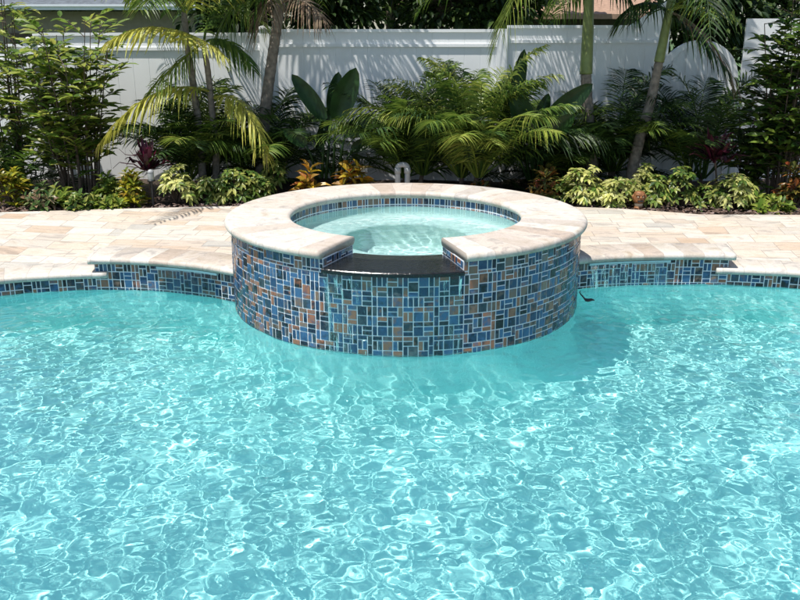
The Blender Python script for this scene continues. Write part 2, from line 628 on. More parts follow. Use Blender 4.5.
bedm = MB()
nx, ny = 120, 14
for i in range(nx + 1):
    x = -9.2 + 18.4 * i / nx
    for j in range(ny + 1):
        y = bed_y(x) - .25 + (10.97 - bed_y(x) + .25) * j / ny
        bedm.v.append((x, y, .215 + (.03 * math.sin(x * 3.1 + y * 4) * math.sin(y * 5 + x) + rnd.uniform(0, .02)) * (j > 1) + .04 * (j / ny)))
for i in range(nx):
    for j in range(ny):
        k = i * (ny + 1) + j
        bedm.f.append((k, k + ny + 1, k + ny + 2, k + 1))
bedm.build('planting_bed_ground', M['soil'], smooth=True, kind='structure')
ch = MB()
for _ in range(5200):
    x = rnd.uniform(-5.2, 5.2)
    y = bed_y(x) + .02 + abs(rnd.gauss(0, .42))
    if y > 10.6:
        continue
    c = V((x, y, .25 + rnd.uniform(0, .03)))
    a = rnd.uniform(0, PI)
    d = V((math.cos(a), math.sin(a), rnd.uniform(-.3, .3))) * rnd.uniform(.012, .04)
    e = V((-math.sin(a), math.cos(a), rnd.uniform(-.5, .5))) * rnd.uniform(.006, .014)
    ch.add([c - d - e, c + d - e * .6, c + d + e, c - d + e * .7], [(0, 1, 2, 3)])
ch.build('wood_mulch', M['chip'], kind='stuff')

# ------------------------------------------------------------------ deck (ring between pool edge and its outer border)
deck = MB()
UL, UR = u_at_x(PL, 2.50), u_at_x(PR, 2.735)


def deck_patch(inner, outer, zin, zout, nv=14):
    b = len(deck.v)
    for (p, q, a, c) in zip(inner, outer, zin, zout):
        for j in range(nv + 1):
            t = j / nv
            deck.v.append((p[0] + (q[0] - p[0]) * t, p[1] + (q[1] - p[1]) * t, a + (c - a) * smooth(t)))
    for i in range(len(inner) - 1):
        for j in range(nv):
            k = b + i * (nv + 1) + j
            deck.f.append((k, k + 1, k + nv + 2, k + nv + 1))


ZLOW, ZHIGH = .1465, .2685
# raised middle: left wing, round the back of the spa, right wing
inner, outer = [], []
for u in np.linspace(UL - .012, .0, 14):
    inner.append(PL.at(u, .2))
pa = arc(CX, CY, RW - .05, R(-100), R(-260), 40)
inner += pa
for u in np.linspace(.0, UR - .012, 14):
    inner.append(PR.at(u, .2))
xs = np.concatenate([np.linspace(-2.62, -1.9, 14), np.linspace(-1.85, 1.7, 40), np.linspace(1.75, 2.82, 14)])
outer = [(x, bed_y(x)) for x in xs]
deck_patch(inner, outer, [ZHIGH] * len(inner), [ZHIGH + .004] * len(inner))
# low side terraces, running on round the pool behind the camera
for (P_, U_, sg, xend) in ((PL, UL, -1, -2.62), (PR, UR, 1, 2.82)):
    us = np.linspace(U_, P_.L, 90)
    inner = [P_.at(u, .2) for u in us]
    outer, zo = [], []
    n1, n2 = 40, 30
    for i in range(90):
        if i < n1:
            x = xend + (sg * 9.1 - xend) * (i / (n1 - 1)) ** 1.15
            outer.append((x, bed_y(x)))
        elif i < n1 + n2:
            t = (i - n1 + 1) / n2
            outer.append((sg * 9.1, bed_y(9) + (-2.7 - bed_y(9)) * t))
        else:
            t = (i - n1 - n2 + 1) / (90 - n1 - n2)
            outer.append((sg * 9.1 * (1 - t), -2.7))
        zo.append(ZHIGH + .004 if i < n1 else ZHIGH - (ZHIGH - ZLOW) * min(1, (i - n1) / 12))
    deck_patch(inner, outer, [ZLOW] * 90, zo)
# cheek walls where the raised middle steps above the low terraces
for (P_, U_, xo) in ((PL, UL, -2.62), (PR, UR, 2.82)):
    p = V((*P_.at(U_ - .012, .2), 0)); q = V((xo, bed_y(xo), 0))
    vs = []
    for j in range(15):
        t = j / 14
        c = p.lerp(q, t)
        vs += [(c.x, c.y, ZLOW - .05), (c.x, c.y, ZHIGH)]
    deck.add(vs, [(2 * j, 2 * j + 2, 2 * j + 3, 2 * j + 1) for j in range(14)])
deck.build('patio_deck', M['paver'], smooth=False, kind='structure')

# ------------------------------------------------------------------ pool basin and water
bas = MB()
ring = [PL.at(u, .004) for u in np.linspace(0, PL.L, 160)] + [PR.at(u, .004) for u in np.linspace(PR.L, 0, 160)]
levels = [(0, .05), (0, -.3), (0, -.8), (0, -1.5)]
k = len(ring)
rc = np.array(ring)
d = np.gradient(rc, axis=0)
d /= np.linalg.norm(d, axis=1)[:, None]
nn = np.stack([d[:, 1], -d[:, 0]], 1)
for (o, z) in levels:
    for i in range(k):
        bas.v.append((rc[i, 0] + nn[i, 0] * -o * -1, rc[i, 1] + nn[i, 1] * -o * -1, z))
for a in range(len(levels) - 1):
    for i in range(k - 1):
        bas.f.append((a * k + i, a * k + i + 1, (a + 1) * k + i + 1, (a + 1) * k + i))
fb = len(bas.v)
bas.add([(-6, 0, -1.24), (6, 0, -1.24), (6, 7.4, -.97), (-6, 7.4, -.97)], [(0, 1, 2, 3)])   # the floor shelves up towards the spa
basin = bas.build('pool_basin', M['plaster'], smooth=False, kind='structure')
basin.cycles.is_caustics_receiver = True

rng = np.random.default_rng(5)


def waves(X, Y, n, l0, l1, amp, seed, fall=1.0):
    rg = np.random.default_rng(seed)
    Z = np.zeros_like(X)
    for _ in range(n):
        L = math.exp(rg.uniform(math.log(l0), math.log(l1)))
        a = rg.uniform(0, 2 * PI)
        A = amp * L ** fall * rg.uniform(.4, 1)
        wob = .25 * L * np.sin(2 * PI / (L * 5) * (X * math.cos(a + 1.2) + Y * math.sin(a + 1.2)) + rg.uniform(0, 7))
        Z += A * np.sin(2 * PI / L * (X * math.cos(a) + Y * math.sin(a) + wob) + rg.uniform(0, 7))
    return Z


def inside(X, Y, poly):
    res = np.zeros(X.shape, bool)
    px, py = poly[:, 0], poly[:, 1]
    j = len(px) - 1
    for i in range(len(px)):
        c = ((py[i] > Y) != (py[j] > Y)) & (X < (px[j] - px[i]) * (Y - py[i]) / (py[j] - py[i] + 1e-12) + px[i])
        res ^= c
        j = i
    return res


def water(name, x0, x1, y0, y1, st, keep, hfun, z, material):
    xs, ys = np.arange(x0, x1 + st / 2, st), np.arange(y0, y1 + st / 2, st)
    X, Y = np.meshgrid(xs, ys)
    Z = z + hfun(X, Y)
    nx, ny = len(xs), len(ys)
    idx = np.arange(nx * ny).reshape(ny, nx)
    q = np.stack([idx[:-1, :-1], idx[:-1, 1:], idx[1:, 1:], idx[1:, :-1]], -1)
    kp = keep((X[:-1, :-1] + st / 2), (Y[:-1, :-1] + st / 2))
    q = q[kp].reshape(-1, 4)
    used = np.unique(q)
    remap = -np.ones(nx * ny, int)
    remap[used] = np.arange(len(used))
    vs = np.stack([X, Y, Z], -1).reshape(-1, 3)[used]
    q = remap[q]
    me = bpy.data.meshes.new(name)
    me.vertices.add(len(vs)); me.vertices.foreach_set('co', vs.astype(np.float32).ravel())
    me.loops.add(q.size); me.loops.foreach_set('vertex_index', q.astype(np.int32).ravel())
    me.polygons.add(len(q)); me.polygons.foreach_set('loop_start', np.arange(0, q.size, 4, dtype=np.int32))
    me.polygons.foreach_set('use_smooth', np.ones(len(q), bool))
    me.materials.append(material)
    me.update(calc_edges=True)
    o = bpy.data.objects.new(name, me)
    COL.objects.link(o)
    o['kind'] = 'structure'
    o.cycles.is_caustics_caster = True
    return o


poly = np.array([PL.at(u, .03) for u in np.linspace(0, PL.L, 200)] + [PR.at(u, .03) for u in np.linspace(PR.L, 0, 200)])


def pool_h(X, Y):
    Z = waves(X, Y, 12, .3, .9, .0020, 4) + waves(X, Y, 60, .065, .20, .0027, 5) + waves(X, Y, 34, .055, .1, .0015, 9)
    # ring ripples running out from the two side falls and the spillway
    for (cx, cy, a) in ((-1.95, 6.6, .0016), (2.15, 6.78, .0016), (-.05, 5.1, .0012)):
        r_ = np.hypot(X - cx, Y - cy)
        Z += a * np.exp(-r_ / 1.1) * np.sin(2 * PI * r_ / .13 + 2 * np.sin(3 * np.arctan2(Y - cy, X - cx)))
    return Z


water('pool_water', -5.5, 5.5, .25, 7.0, .0135,
      lambda X, Y: inside(X, Y, poly) & (np.hypot(X - CX, Y - CY) > RW - .04), pool_h, 0, M['water'])

# ------------------------------------------------------------------ pool edges and raised side walls
cop_low = bullnose(-.04, .3, .09, .15)
cop_high = bullnose(-.045, .33, .212, .272)
for (P_, U_, side) in ((PL, UL, 'left'), (PR, UR, 'right')):
    e = thing('pool_edge', f'low {side} rim of the pool, pale stone coping over a thin band of blue mosaic', 'pool edge', (*P_.at(U_ + .6), 0), 'low pool edges')
    sweep(P_, cop_low, U_ - .10, P_.L, .05).build('coping', M['coping'], e, True)
    b = face_strip(P_, -.03, .095, -.001, U_, P_.L).build('tile_band', M['grout'], e)
    tt = tiles(P_, -.03, .092, -.004, U_, U_ + 5, seed=2).build('mosaic', M['tile'], b)
    for o in (b, tt):
        o.cycles.is_caustics_receiver = True
    lab = {'left': 'raised tiled wall with stone coping and water slot, left of the round spa',
           'right': 'raised tiled wall with stone coping and water slot, right of the round spa'}[side]
    wl = thing('raised_wall', lab, 'raised wall', (*P_.at(U_ / 2), 0), 'raised walls flanking the spa')
    sweep(P_, cop_high, .0, U_ + .045, .03).build('coping', M['coping'], wl, True)
    b = face_strip(P_, -.03, .216, -.001, 0, U_).build('tile_face', M['grout'], wl)
    tt = tiles(P_, -.03, .212, -.004, 0, U_, seed=5).build('mosaic', M['tile'], b)
    for o in (b, tt):
        o.cycles.is_caustics_receiver = True
    # end of the wall above the low coping
    p0, p1 = P_.at(U_ + .002, -.001), P_.at(U_ + .002, .3)
    eb = MB(); eb.add([(*p0, .0), (*p1, .0), (*p1, .215), (*p0, .215)], [(0, 1, 2, 3)])
    eb.build('end_face', M['coping'], wl)
    # water slot: a clear acrylic lip under the coping
    ua, ub = (.22, .80) if side == 'left' else (.2, .92)
    sweep(P_, [(-.03, .192), (.0, .192), (.0, .211), (-.03, .211)], ua, ub).build('spout', M['acrylic'], wl)
    f = MB()
    us = np.linspace(ua + .01, ub - .01, 60)
    zs = np.linspace(.19, -.005, 14)
    for u in us:
        for z in zs:
            o_ = -.032 - .018 * ((.19 - z) / .19) ** .5 + .003 * math.sin(u * 70 + z * 9) + .002 * math.sin(u * 160 + 2)
            x, y = P_.at(u, o_)
            f.v.append((x, y, z))
    for i in range(59):
        for j in range(13):
            q = i * 14 + j
            f.f.append((q, q + 14, q + 15, q + 1))
    tag(f.build('waterfall', M['film'], smooth=True), f'thin clear sheet of water falling down the {side} raised wall', 'waterfall', 'falling sheets of water')

# ------------------------------------------------------------------ spa
spa = thing('spa', 'round raised spa clad in blue and rust mosaic under pale stone coping', 'spa', (CX, CY, 0))


def spa_path(r, a0, a1, n=220):
    p = Path2(arc(CX, CY, r, a0, a1, n), -1)   # travel to the right: outward is on the right hand
    return p


full = spa_path(RW, R(-180), R(180))
opened = spa_path(RW, A0, A1, 80)
round_ = spa_path(RW, A1, A0 + 2 * PI, 200)
b1 = face_strip(full, -.03, .53, -.004)
b1.f += []
tmp = face_strip(round_, .53, .625, -.004)
b1.add(tmp.v, tmp.f)
for a in (A0, A1):                      # cheeks of the spillway opening
    q = [(CX + r_ * math.sin(a), CY - r_ * math.cos(a)) for r_ in (RIN + .02, RW - .004)]
    b1.add([(*q[0], .5), (*q[1], .5), (*q[1], .624), (*q[0], .624)], [(0, 1, 2, 3)])
wallp = b1.build('tiled_wall', M['grout'], spa)
t1 = tiles(full, -.03, .5295, .0, seed=1)
t2 = tiles(round_, .5295, .6195, .0, seed=4)
t1.add(t2.v, t2.f)
for (a, sg) in ((A0, -1), (A1, 1)):
    cp = Path2([(CX + r_ * math.sin(a), CY - r_ * math.cos(a)) for r_ in np.linspace(RIN + .03, RW - .006, 12)], -sg)
    t3 = tiles(cp, .566, .6195, .004, seed=7)
    t1.add(t3.v, t3.f)
mos = t1.build('mosaic', M['tile'], wallp)
uw = MB()
uw.lathe([(RW - .006, -.02), (RW - .006, -.3), (RW - .006, -.66), (RW + .015, -.78), (RW + .07, -.90), (RW + .17, -1.0), (RW + .32, -1.07), (RW + .5, -1.115)], (CX, CY, 0), 128)
under = uw.build('submerged_wall', M['plaster'], spa, True)
for o in (wallp, mos, under):
    o.cycles.is_caustics_receiver = True
# coping ring, open at the spillway
mid = spa_path((RIN + ROUT) / 2, A1, A0 + 2 * PI, 240)
hw = (ROUT - RIN) / 2
prof = bullnose(-hw, hw, .62, ZRIM, True)
sweep(mid, prof, 0, mid.L, .03, .17).build('coping', M['coping'], spa, True)
# interior: bench ring, foot well
inn = MB()
prof_in = [(RIN + .025, .50), (RIN + .02, .33), (RIN - .02, .25), (.86, .235), (.55, .225), (.515, .21), (.50, .17), (.49, -.38), (.45, -.46), (.0, -.47)]
inn.lathe(prof_in, (CX, CY, 0), 96)
inner_o = inn.build('seat_bench', M['spaplaster'], spa, True)
inner_o.cycles.is_caustics_receiver = True
ib = spa_path(RIN + .028, A1, A0 + 2 * PI, 200)
bb = face_strip(ib, .42, .622, -.001).build('tile_band', M['grout'], spa)
tb = tiles(ib, .562, .6205, -.004, rows=.05, seed=3)
tb2 = tiles(ib, .50, .560, -.004, rows=.05, seed=6)
tb.add(tb2.v, tb2.f)
tbo = tb.build('mosaic', M['tile'], bb)
for o in (bb, tbo):
    o.cycles.is_caustics_receiver = True
# spillway slab of black granite
sp = spa_path(RW, A0 + R(.1), A1 - R(.1), 60)
slab = sweep(sp, [(-.46, .53), (.025, .532), (.03, .54), (.03, .556), (.024, .562), (-.30, .5645), (-.455, .556)], 0, sp.L, .02)
slab.build('spillway', M['granite'], spa, False)
# film of water running over the slab and down the tiles
f = MB()
us = np.linspace(.015, sp.L - .015, 70)
prf = [(.031, .534), (.033, .525), (.033, .51), (.03, .49), (.026, .46), (.022, .42), (.018, .3), (.016, .15), (.014, -.004)]
for i, u in enumerate(us):
    for j, (o_, z) in enumerate(prf):
        x, y = sp.at(u, o_ + (.003 * math.sin(u * 60 + z * 12) + .002 * math.sin(u * 130) if j > 1 else 0))
        f.v.append((x, y, z + (.0012 * math.sin(u * 45 + o_ * 60) if j < 1 else 0)))
for i in range(69):
    for j in range(len(prf) - 1):
        q = i * len(prf) + j
        f.f.append((q, q + len(prf), q + len(prf) + 1, q + 1))
tag(f.build('waterfall', M['film'], smooth=True), 'clear film of water spilling over the black granite lip of the spa', 'waterfall', 'falling sheets of water')


def spa_h(X, Y):
    r_ = np.hypot(X - CX, Y - CY)
    Z = waves(X, Y, 30, .05, .22, .0009, 14) + waves(X, Y, 16, .035, .06, .0008, 19)
    for (cx, cy) in ((CX - .1, CY + .35), (CX + .12, CY - .1)):
        q = np.hypot(X - cx, Y - cy)
        Z += .0008 * np.exp(-q / .22) * np.sin(2 * PI * q / .1)
    return Z


water('spa_water', CX - 1, CX + 1, CY - 1, CY + 1, .0125,
      lambda X, Y: np.hypot(X - CX, Y - CY) < RIN + .012, spa_h, ZSPA, M['spawater'])

# dark curled leaf floating beside the spa
o_ = MB()
K, J = 12, 8
for i in range(K + 1):
    t = i / K
    wv = .027 * math.sin(PI * (.06 + .9 * t)) ** .7
    curl = .045 * max(0, .32 - t) / .32
    for j in range(J):
        a = 2 * PI * j / J
        o_.v.append((-.052 + .108 * t, wv * math.cos(a), .012 + curl + (.016 * math.sin(PI * (.1 + .85 * t)) if math.sin(a) > 0 else .007) * math.sin(a) + .004 * math.sin(t * 9)))
for i in range(K):
    for j in range(J):
        j2 = (j + 1) % J
        o_.f.append((i * J + j, (i + 1) * J + j, (i + 1) * J + j2, i * J + j2))
o_.f += [tuple(range(J)), tuple(K * J + j for j in range(J - 1, -1, -1))]
o_.tube([(-.05, 0, .055), (-.062, -.004, .075), (-.058, -.01, .088)], [.006, .004, .003], 6)
lf = o_.build('floating_leaf', M['debris'], smooth=True)
lf.location = (1.455, 6.31, .022)
lf.rotation_euler = (0, 0, R(-6))
tag(lf, 'small dark curled leaf floating on the pool right beside the spa', 'leaf')

# ------------------------------------------------------------------ fence, gate, houses
FY = 10.7
fence = thing('fence', 'tall white vinyl privacy fence running behind the planting bed', 'fence', (0, FY, .2))


def fx(px):
    return at(px, 100, FY).x


posts = [(-460, 1.84), (-196, 1.86), (36, 1.93), (268, 2.07), (500, 2.075)]
tops = [1.84, 1.86, 1.9, 2.03, 2.07, 2.115]
edges = [fx(-460), fx(-196), fx(36), fx(268.5), fx(500), fx(622)]


def panel(x0, x1, zt, zt2=None):
    """tongue-and-groove boards with rails; top may rise to zt2"""
    mb = MB()
    n = max(1, round((x1 - x0) / .19))
    zt2 = zt if zt2 is None else zt2
    for i in range(n):
        a, b = x0 + (x1 - x0) * i / n, x0 + (x1 - x0) * (i + 1) / n
        za, zb = zt + (zt2 - zt) * smooth(i / n), zt + (zt2 - zt) * smooth((i + 1) / n)
        g_ = .003
        vs = [(a, FY + .004, .2), (a, FY + .004, za), (a + g_, FY, .2), (a + g_, FY, za), (b - g_, FY, .2), (b - g_, FY, zb), (b, FY + .004, .2), (b, FY + .004, zb),
              (a, FY + .03, .2), (a, FY + .03, za), (b, FY + .03, .2), (b, FY + .03, zb)]
        mb.add(vs, [(0, 2, 3, 1), (2, 4, 5, 3), (4, 6, 7, 5), (8, 9, 11, 10), (1, 3, 9), (3, 5, 11, 9), (5, 7, 11)])
    return mb


for i in range(5):
    x0, x1 = edges[i] + .06, edges[i + 1] - (.06 if i < 4 else 0)
    panel(x0, x1, tops[i + 1] - .03).build('panel', M['vinyl'], fence)
    r_ = MB()
    r_.box(x0, x1, FY - .02, FY + .045, tops[i + 1] - .035, tops[i + 1])
    r_.box(x0, x1, FY - .022, FY - .001, tops[i + 1] - .205, tops[i + 1] - .17)
    r_.build('rail', M['vinyl'], fence)
for (px, zt) in posts:
    x = fx(px)
    b = MB()
    b.box(x - .063, x + .063, FY - .055, FY + .07, .18, zt)
    po = b.build('post', M['vinyl'], fence)
    if px == 500:
        continue
    c = MB()
    c.add([(x - .075, FY - .067, zt), (x + .075, FY - .067, zt), (x + .075, FY + .082, zt), (x - .075, FY + .082, zt), (x - .075, FY - .067, zt + .02), (x + .075, FY - .067, zt + .02), (x + .075, FY + .082, zt + .02), (x - .075, FY + .082, zt + .02), (x, FY + .007, zt + .055)],
          [(0, 1, 5, 4), (1, 2, 6, 5), (2, 3, 7, 6), (3, 0, 4, 7), (4, 5, 8), (5, 6, 8), (6, 7, 8), (7, 4, 8), (3, 2, 1, 0)])
    c.build('cap', M['vinyl'], po)
# the last bay sweeps up to a taller screen behind the gate
xa, xb, xc = fx(622), fx(660), fx(1420)
panel(xa, xb, 2.09, 2.4).build('panel', M['vinyl'], fence)
panel(fx(738), xc, 2.19).build('panel', M['vinyl'], fence)
panel(xb - .0, fx(664), 2.4).build('panel', M['vinyl'], fence)
r_ = MB(); r_.box(xa, xb, FY - .022, FY - .001, 1.91, 1.945); r_.build('rail', M['vinyl'], fence)

GY = 10.62
gate = thing('gate', 'white arched garden gate in the shade behind the palms', 'gate', (fx(694), GY, .2))
gx0, gx1 = at(656, 100, GY).x, at(735, 100, GY).x
gc, gr = (gx0 + gx1) / 2, (gx1 - gx0) / 2
zspring = at(700, 80, GY).z
ztop = at(700, 40, GY).z


def arch_z(x):
    t = max(-1, min(1, (x - gc) / gr))
    return zspring + (ztop - zspring) * math.sqrt(max(0, 1 - t * t))


gb = MB()
nb = 30
for i in range(nb):
    a, b = gx0 + (gx1 - gx0) * i / nb, gx0 + (gx1 - gx0) * (i + 1) / nb
    dy = .006 if i % 5 == 4 else 0
    gb.add([(a, GY + dy, .24), (b, GY + dy, .24), (b, GY + dy, arch_z(b)), (a, GY + dy, arch_z(a)), (a, GY + .04, .24), (b, GY + .04, .24), (b, GY + .04, arch_z(b)), (a, GY + .04, arch_z(a))],
           [(0, 1, 2, 3), (5, 4, 7, 6), (3, 2, 6, 7)])
gb.build('board_panel', M['vinyl'], gate)
fr = MB()
outl = [(gx0, .24), (gx0, zspring)] + [(gc - gr * math.cos(a), zspring + (ztop - zspring) * math.sin(a)) for a in np.linspace(0.1, PI - .1, 24)] + [(gx1, zspring), (gx1, .24)]
ins = [(gc + (x - gc) * (1 - .07 / gr), .24 + (z - .24) * .968) for x, z in outl]
for i in range(len(outl) - 1):
    a, b, c, d_ = outl[i], outl[i + 1], ins[i + 1], ins[i]
    fr.add([(a[0], GY - .018, a[1]), (b[0], GY - .018, b[1]), (c[0], GY - .018, c[1]), (d_[0], GY - .018, d_[1]), (a[0], GY + .045, a[1]), (b[0], GY + .045, b[1]), (c[0], GY - .002, c[1]), (d_[0], GY - .002, d_[1])],
           [(0, 3, 2, 1), (0, 1, 5, 4), (3, 7, 6, 2)])
fr.build('frame', M['vinyl'], gate)

# neighbour's house, left
hx0, hx1, hy = -14, at(212, 30, 15).x, 15.0
h1 = thing('house', 'neighbouring house with white gutter and block wall above the left fence', 'house', (-8, hy, .05))
b = MB(); b.box(hx0, hx1 - .4, hy + .5, hy + 7, .05, at(0, 10.5, hy).z); b.build('wall', M['housewall'], h1)
zg0, zg1 = at(0, 10, hy).z, at(0, 5, hy).z
b = MB(); b.box(hx0, hx1, hy - .06, hy + .06, zg0, zg1); b.box(hx0, hx1, hy - .09, hy - .06, zg1 - .025, zg1 + .01); b.build('gutter', M['fascia'], h1)
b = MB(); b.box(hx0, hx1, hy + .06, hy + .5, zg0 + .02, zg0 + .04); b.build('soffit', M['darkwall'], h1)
b = MB(); b.add([(hx0, hy - .02, zg1), (hx1, hy - .02, zg1), (hx1 - 1, hy + 4, zg1 + 1.5), (hx0, hy + 4, zg1 + 1.5), (hx0, hy + 8, zg1), (hx1, hy + 8, zg1)], [(0, 1, 2, 3), (3, 2, 5, 4), (1, 5, 2)]); b.build('roof', M['shingle'], h1)
for (a0, a1, y0, y1) in ((11, 48, 33, 60), (60, 92, 34, 60)):
    b = MB(); xa_, xb_ = at(a0, 40, hy + .5).x, at(a1, 40, hy + .5).x
    b.box(xa_, xb_, hy + .46, hy + .52, at(0, y1, hy + .5).z, at(0, y0, hy + .5).z)
    wdw = b.build('window', M['glass'], h1)
# house, right, low brown roof
ry = 19.0
h2 = thing('house', 'distant brown roofed house just above the fence near the palms', 'house', (3.5, ry, .05))
x0_, x1_ = at(495, 20, ry).x, at(668, 20, ry).x
ze, zr_ = at(0, 14, ry).z, at(0, 4, ry).z
b = MB(); b.box(x0_ + .3, x1_ - .3, ry + .8, ry + 7, .05, ze + .1); b.build('wall', M['darkwall'], h2)
b = MB(); b.add([(x0_, ry, ze), (x1_, ry, ze), (x1_, ry + 3.5, zr_ + .9), (x0_, ry + 3.5, zr_ + .9), (x0_, ry + 8, ze), (x1_, ry + 8, ze), (x0_, ry, ze - .1), (x1_, ry, ze - .1)], [(0, 1, 2, 3), (3, 2, 5, 4), (6, 7, 1, 0)]); b.build('roof', M['shingle_brown'], h2)


# ------------------------------------------------------------------ plants
def leaf6(mb, p, d, n, L, W, fold=.25, bend=.2):
    """one blade with a folded mid-rib: base, two shoulders a side, tip"""
    d = d.normalized()
    s = d.cross(n)
    if s.length < 1e-4:
        s = d.orthogonal()
    s.normalize()
    n = s.cross(d)
    dn = V((0, 0, -1))
    p1 = p + d * L * .32 + dn * bend * L * .1
    p2 = p + d * L * .68 + dn * bend * L * .42
    tip = p + d * L + dn * bend * L
    up = n * fold * W
    mb.add([p, p1 + s * W * .5 + up, p2 + s * W * .42 + up, tip, p2 - s * W * .42 + up, p1 - s * W * .5 + up, p1, p2],
           [(0, 6, 1), (6, 7, 2, 1), (7, 3, 2), (0, 5, 6), (6, 5, 4, 7), (7, 4, 3)])


def strip(mb, p, d, side, L, W, hang, seg=4, twist=0, power=2):
    """narrow leaflet that sags along its length"""
    vs = []
    for i in range(seg + 1):
        t = i / seg
        q = p + d * (L * t) + V((0, 0, -1)) * hang * L * t ** power
        wd = W * (.35 + 1.3 * t) if t < .35 else W * .8 * (1 - ((t - .35) / .65) ** 1.6) + .0012
        s = side
        vs += [q - s * wd * .5, q + s * wd * .5]
    mb.add(vs, [(2 * i, 2 * i + 2, 2 * i + 3, 2 * i + 1) for i in range(seg)])


def frond(name, pts, parent, lm, rm, n=34, L=.42, W=.026, hang=.5, vee=.25, start=.15, fwd=.45, rad=.012, rg=rnd, droop_tip=0, plum=.15):
    """feather palm leaf along a curve of three points"""
    p0, p1, p2 = (V(p) for p in pts)
    Bz = lambda t: p0 * (1 - t) ** 2 + p1 * 2 * t * (1 - t) + p2 * t * t
    Dz = lambda t: ((p1 - p0) * (1 - t) + (p2 - p1) * t).normalized()
    mb = MB()
    K = 10
    mb.tube([Bz(i / K) for i in range(K + 1)], [rad * (1 - .85 * i / K) for i in range(K + 1)], 5)
    tw = rg.uniform(-.35, .35)
    for i in range(n):
        t = start + (1 - start) * i / (n - 1)
        tan = Dz(t)
        side = tan.cross(V((0, 0, 1)))
        if side.length < .15:
            side = tan.cross(V((.3, -1, .2)))
        side.normalize()
        side = (Matrix.Rotation(tw * t, 3, tan) @ side).normalized()
        up = side.cross(tan)
        prof = math.sin(PI * (.14 + .80 * ((i / (n - 1)) ** .85))) ** .7
        for s in (-1, 1):
            if rg.random() < .03:
                continue
            v = vee + rg.gauss(0, plum)
            d = (side * s + tan * (fwd + .5 * t + rg.gauss(0, .06)) + up * v).normalized()
            l_ = L * prof * rg.uniform(.86, 1.08)
            strip(mb, Bz(t) + tan * rg.uniform(-.01, .01), d, (tan + up * .35 * s).normalized(), l_, W * (.6 + .4 * prof), hang * rg.uniform(.6, 1.4))
    return mb.build(name, lm, parent)


def trunk(parent, pts, r0, r1, m, rings=True, name='trunk', flare=1.4):
    P3 = [V(p) for p in pts]
    q = catmull([tuple(p) for p in P3], 14)
    rr = []
    for i in range(len(q)):
        t = i / (len(q) - 1)
        r_ = r0 + (r1 - r0) * t
        r_ *= 1 + (flare - 1) * max(0, 1 - t * 6)
        if rings:
            r_ *= 1.06 if i % 3 == 0 else 1
        rr.append(r_)
    mb = MB()
    mb.tube(q, rr, 12)
    return mb.build(name, m, parent, True)


def crown(parent, c, n, L, spec, rg, el0=75, el1=-25, az0=0, leafL=.42, W=.03, hang=.55, nl=36, name='frond', sag=.5, front=None):
    """fronds sprung from a point, the young upright, the old hanging"""
    for i in range(n):
        az = az0 + i * 2.39996 + rg.uniform(-.2, .2)
        t = (i + .5) / n
        el = R(el0 + (el1 - el0) * t + rg.uniform(-6, 6))
        l_ = L * rg.uniform(.85, 1.1)
        h = V((math.cos(az), math.sin(az), 0))
        if front is not None and h.y < -.25:
            el = max(el, R(front + rg.uniform(-5, 8)))
            l_ *= .8
        if front is not None:
            l_ *= .62 + .38 * math.sin(el)
        d = h * math.cos(el) + V((0, 0, 1)) * math.sin(el)
        p0 = V(c) + h * .03
        p1 = p0 + d * l_ * .55
        p2 = p0 + d * l_ * .8 + h * l_ * .22 + V((0, 0, -1)) * l_ * sag * (.4 + .6 * math.cos(el))
        lm, rm = spec(i, t, rg)
        frond(name, (p0, p1, p2), parent, lm, rm, nl, leafL * rg.uniform(.9, 1.1), W, hang, rg=rg)


def soil(px, Y):
    p = at(px, 200, Y)
    return V((p.x, Y, .23))


# --- low shrubs ----------------------------------------------------
def stems(mb, base, tips, r=.008):
    for t in tips:
        mid_ = V(base).lerp(t, .5) + V((rnd.uniform(-.03, .03), rnd.uniform(-.03, .03), .03))
        mb.tube([V(base) + V((rnd.uniform(-.03, .03), rnd.uniform(-.03, .03), 0)), mid_, t], [r, r * .8, r * .5], 5)


def dome(rg, base, rx, ry, h, low=.1):
    """a point on an irregular dome over base"""
    a = rg.uniform(0, 2 * PI)
    e = math.asin(rg.uniform(low, 1))
    f = rg.uniform(.68, 1.0) * (1 + .13 * math.sin(3 * a + base[0] * 9) + .1 * math.sin(5 * e + base[0] * 5))
    o = V((math.cos(a) * math.cos(e), math.sin(a) * math.cos(e), math.sin(e)))
    return V(base) + V((o.x * rx * f, o.y * ry * f, h * (.12 + .86 * o.z * f))), o


def croton(px, pytop, pw, Y, material, label, n=34, seed=0, leafL=.12, leafW=.034, cat='shrub', group='crotons and low shrubs', name='croton_shrub', per=9):
    rg = random.Random(seed)
    base = soil(px, Y)
    top = at(px, pytop, Y).z
    rx = pw * .0111 / 2
    h = top - base.z
    t = thing(name, label, cat, base, group)
    tips, lf = [], MB()
    for _ in range(n):
        tip, o = dome(rg, base, rx * .85, rx * .75, h * .88)
        tips.append(tip)
        ax = (o + V((0, 0, .9))).normalized()
        for k in range(per):
            a = k * 2.4 + rg.uniform(-.3, .3)
            s = ax.orthogonal().normalized()
            s = Matrix.Rotation(a, 3, ax) @ s
            lift = .25 + .85 * k / per
            d = (s + ax * lift).normalized()
            leaf6(lf, tip - ax * (.09 * (1 - k / per)), d, ax, leafL * rg.uniform(.7, 1.15), leafW * rg.uniform(.8, 1.2), .25, .25)
    lf.build('foliage', material, t)
    st = MB(); stems(st, base, tips[::2]); st.build('stem', M['bark'], t)
    return t


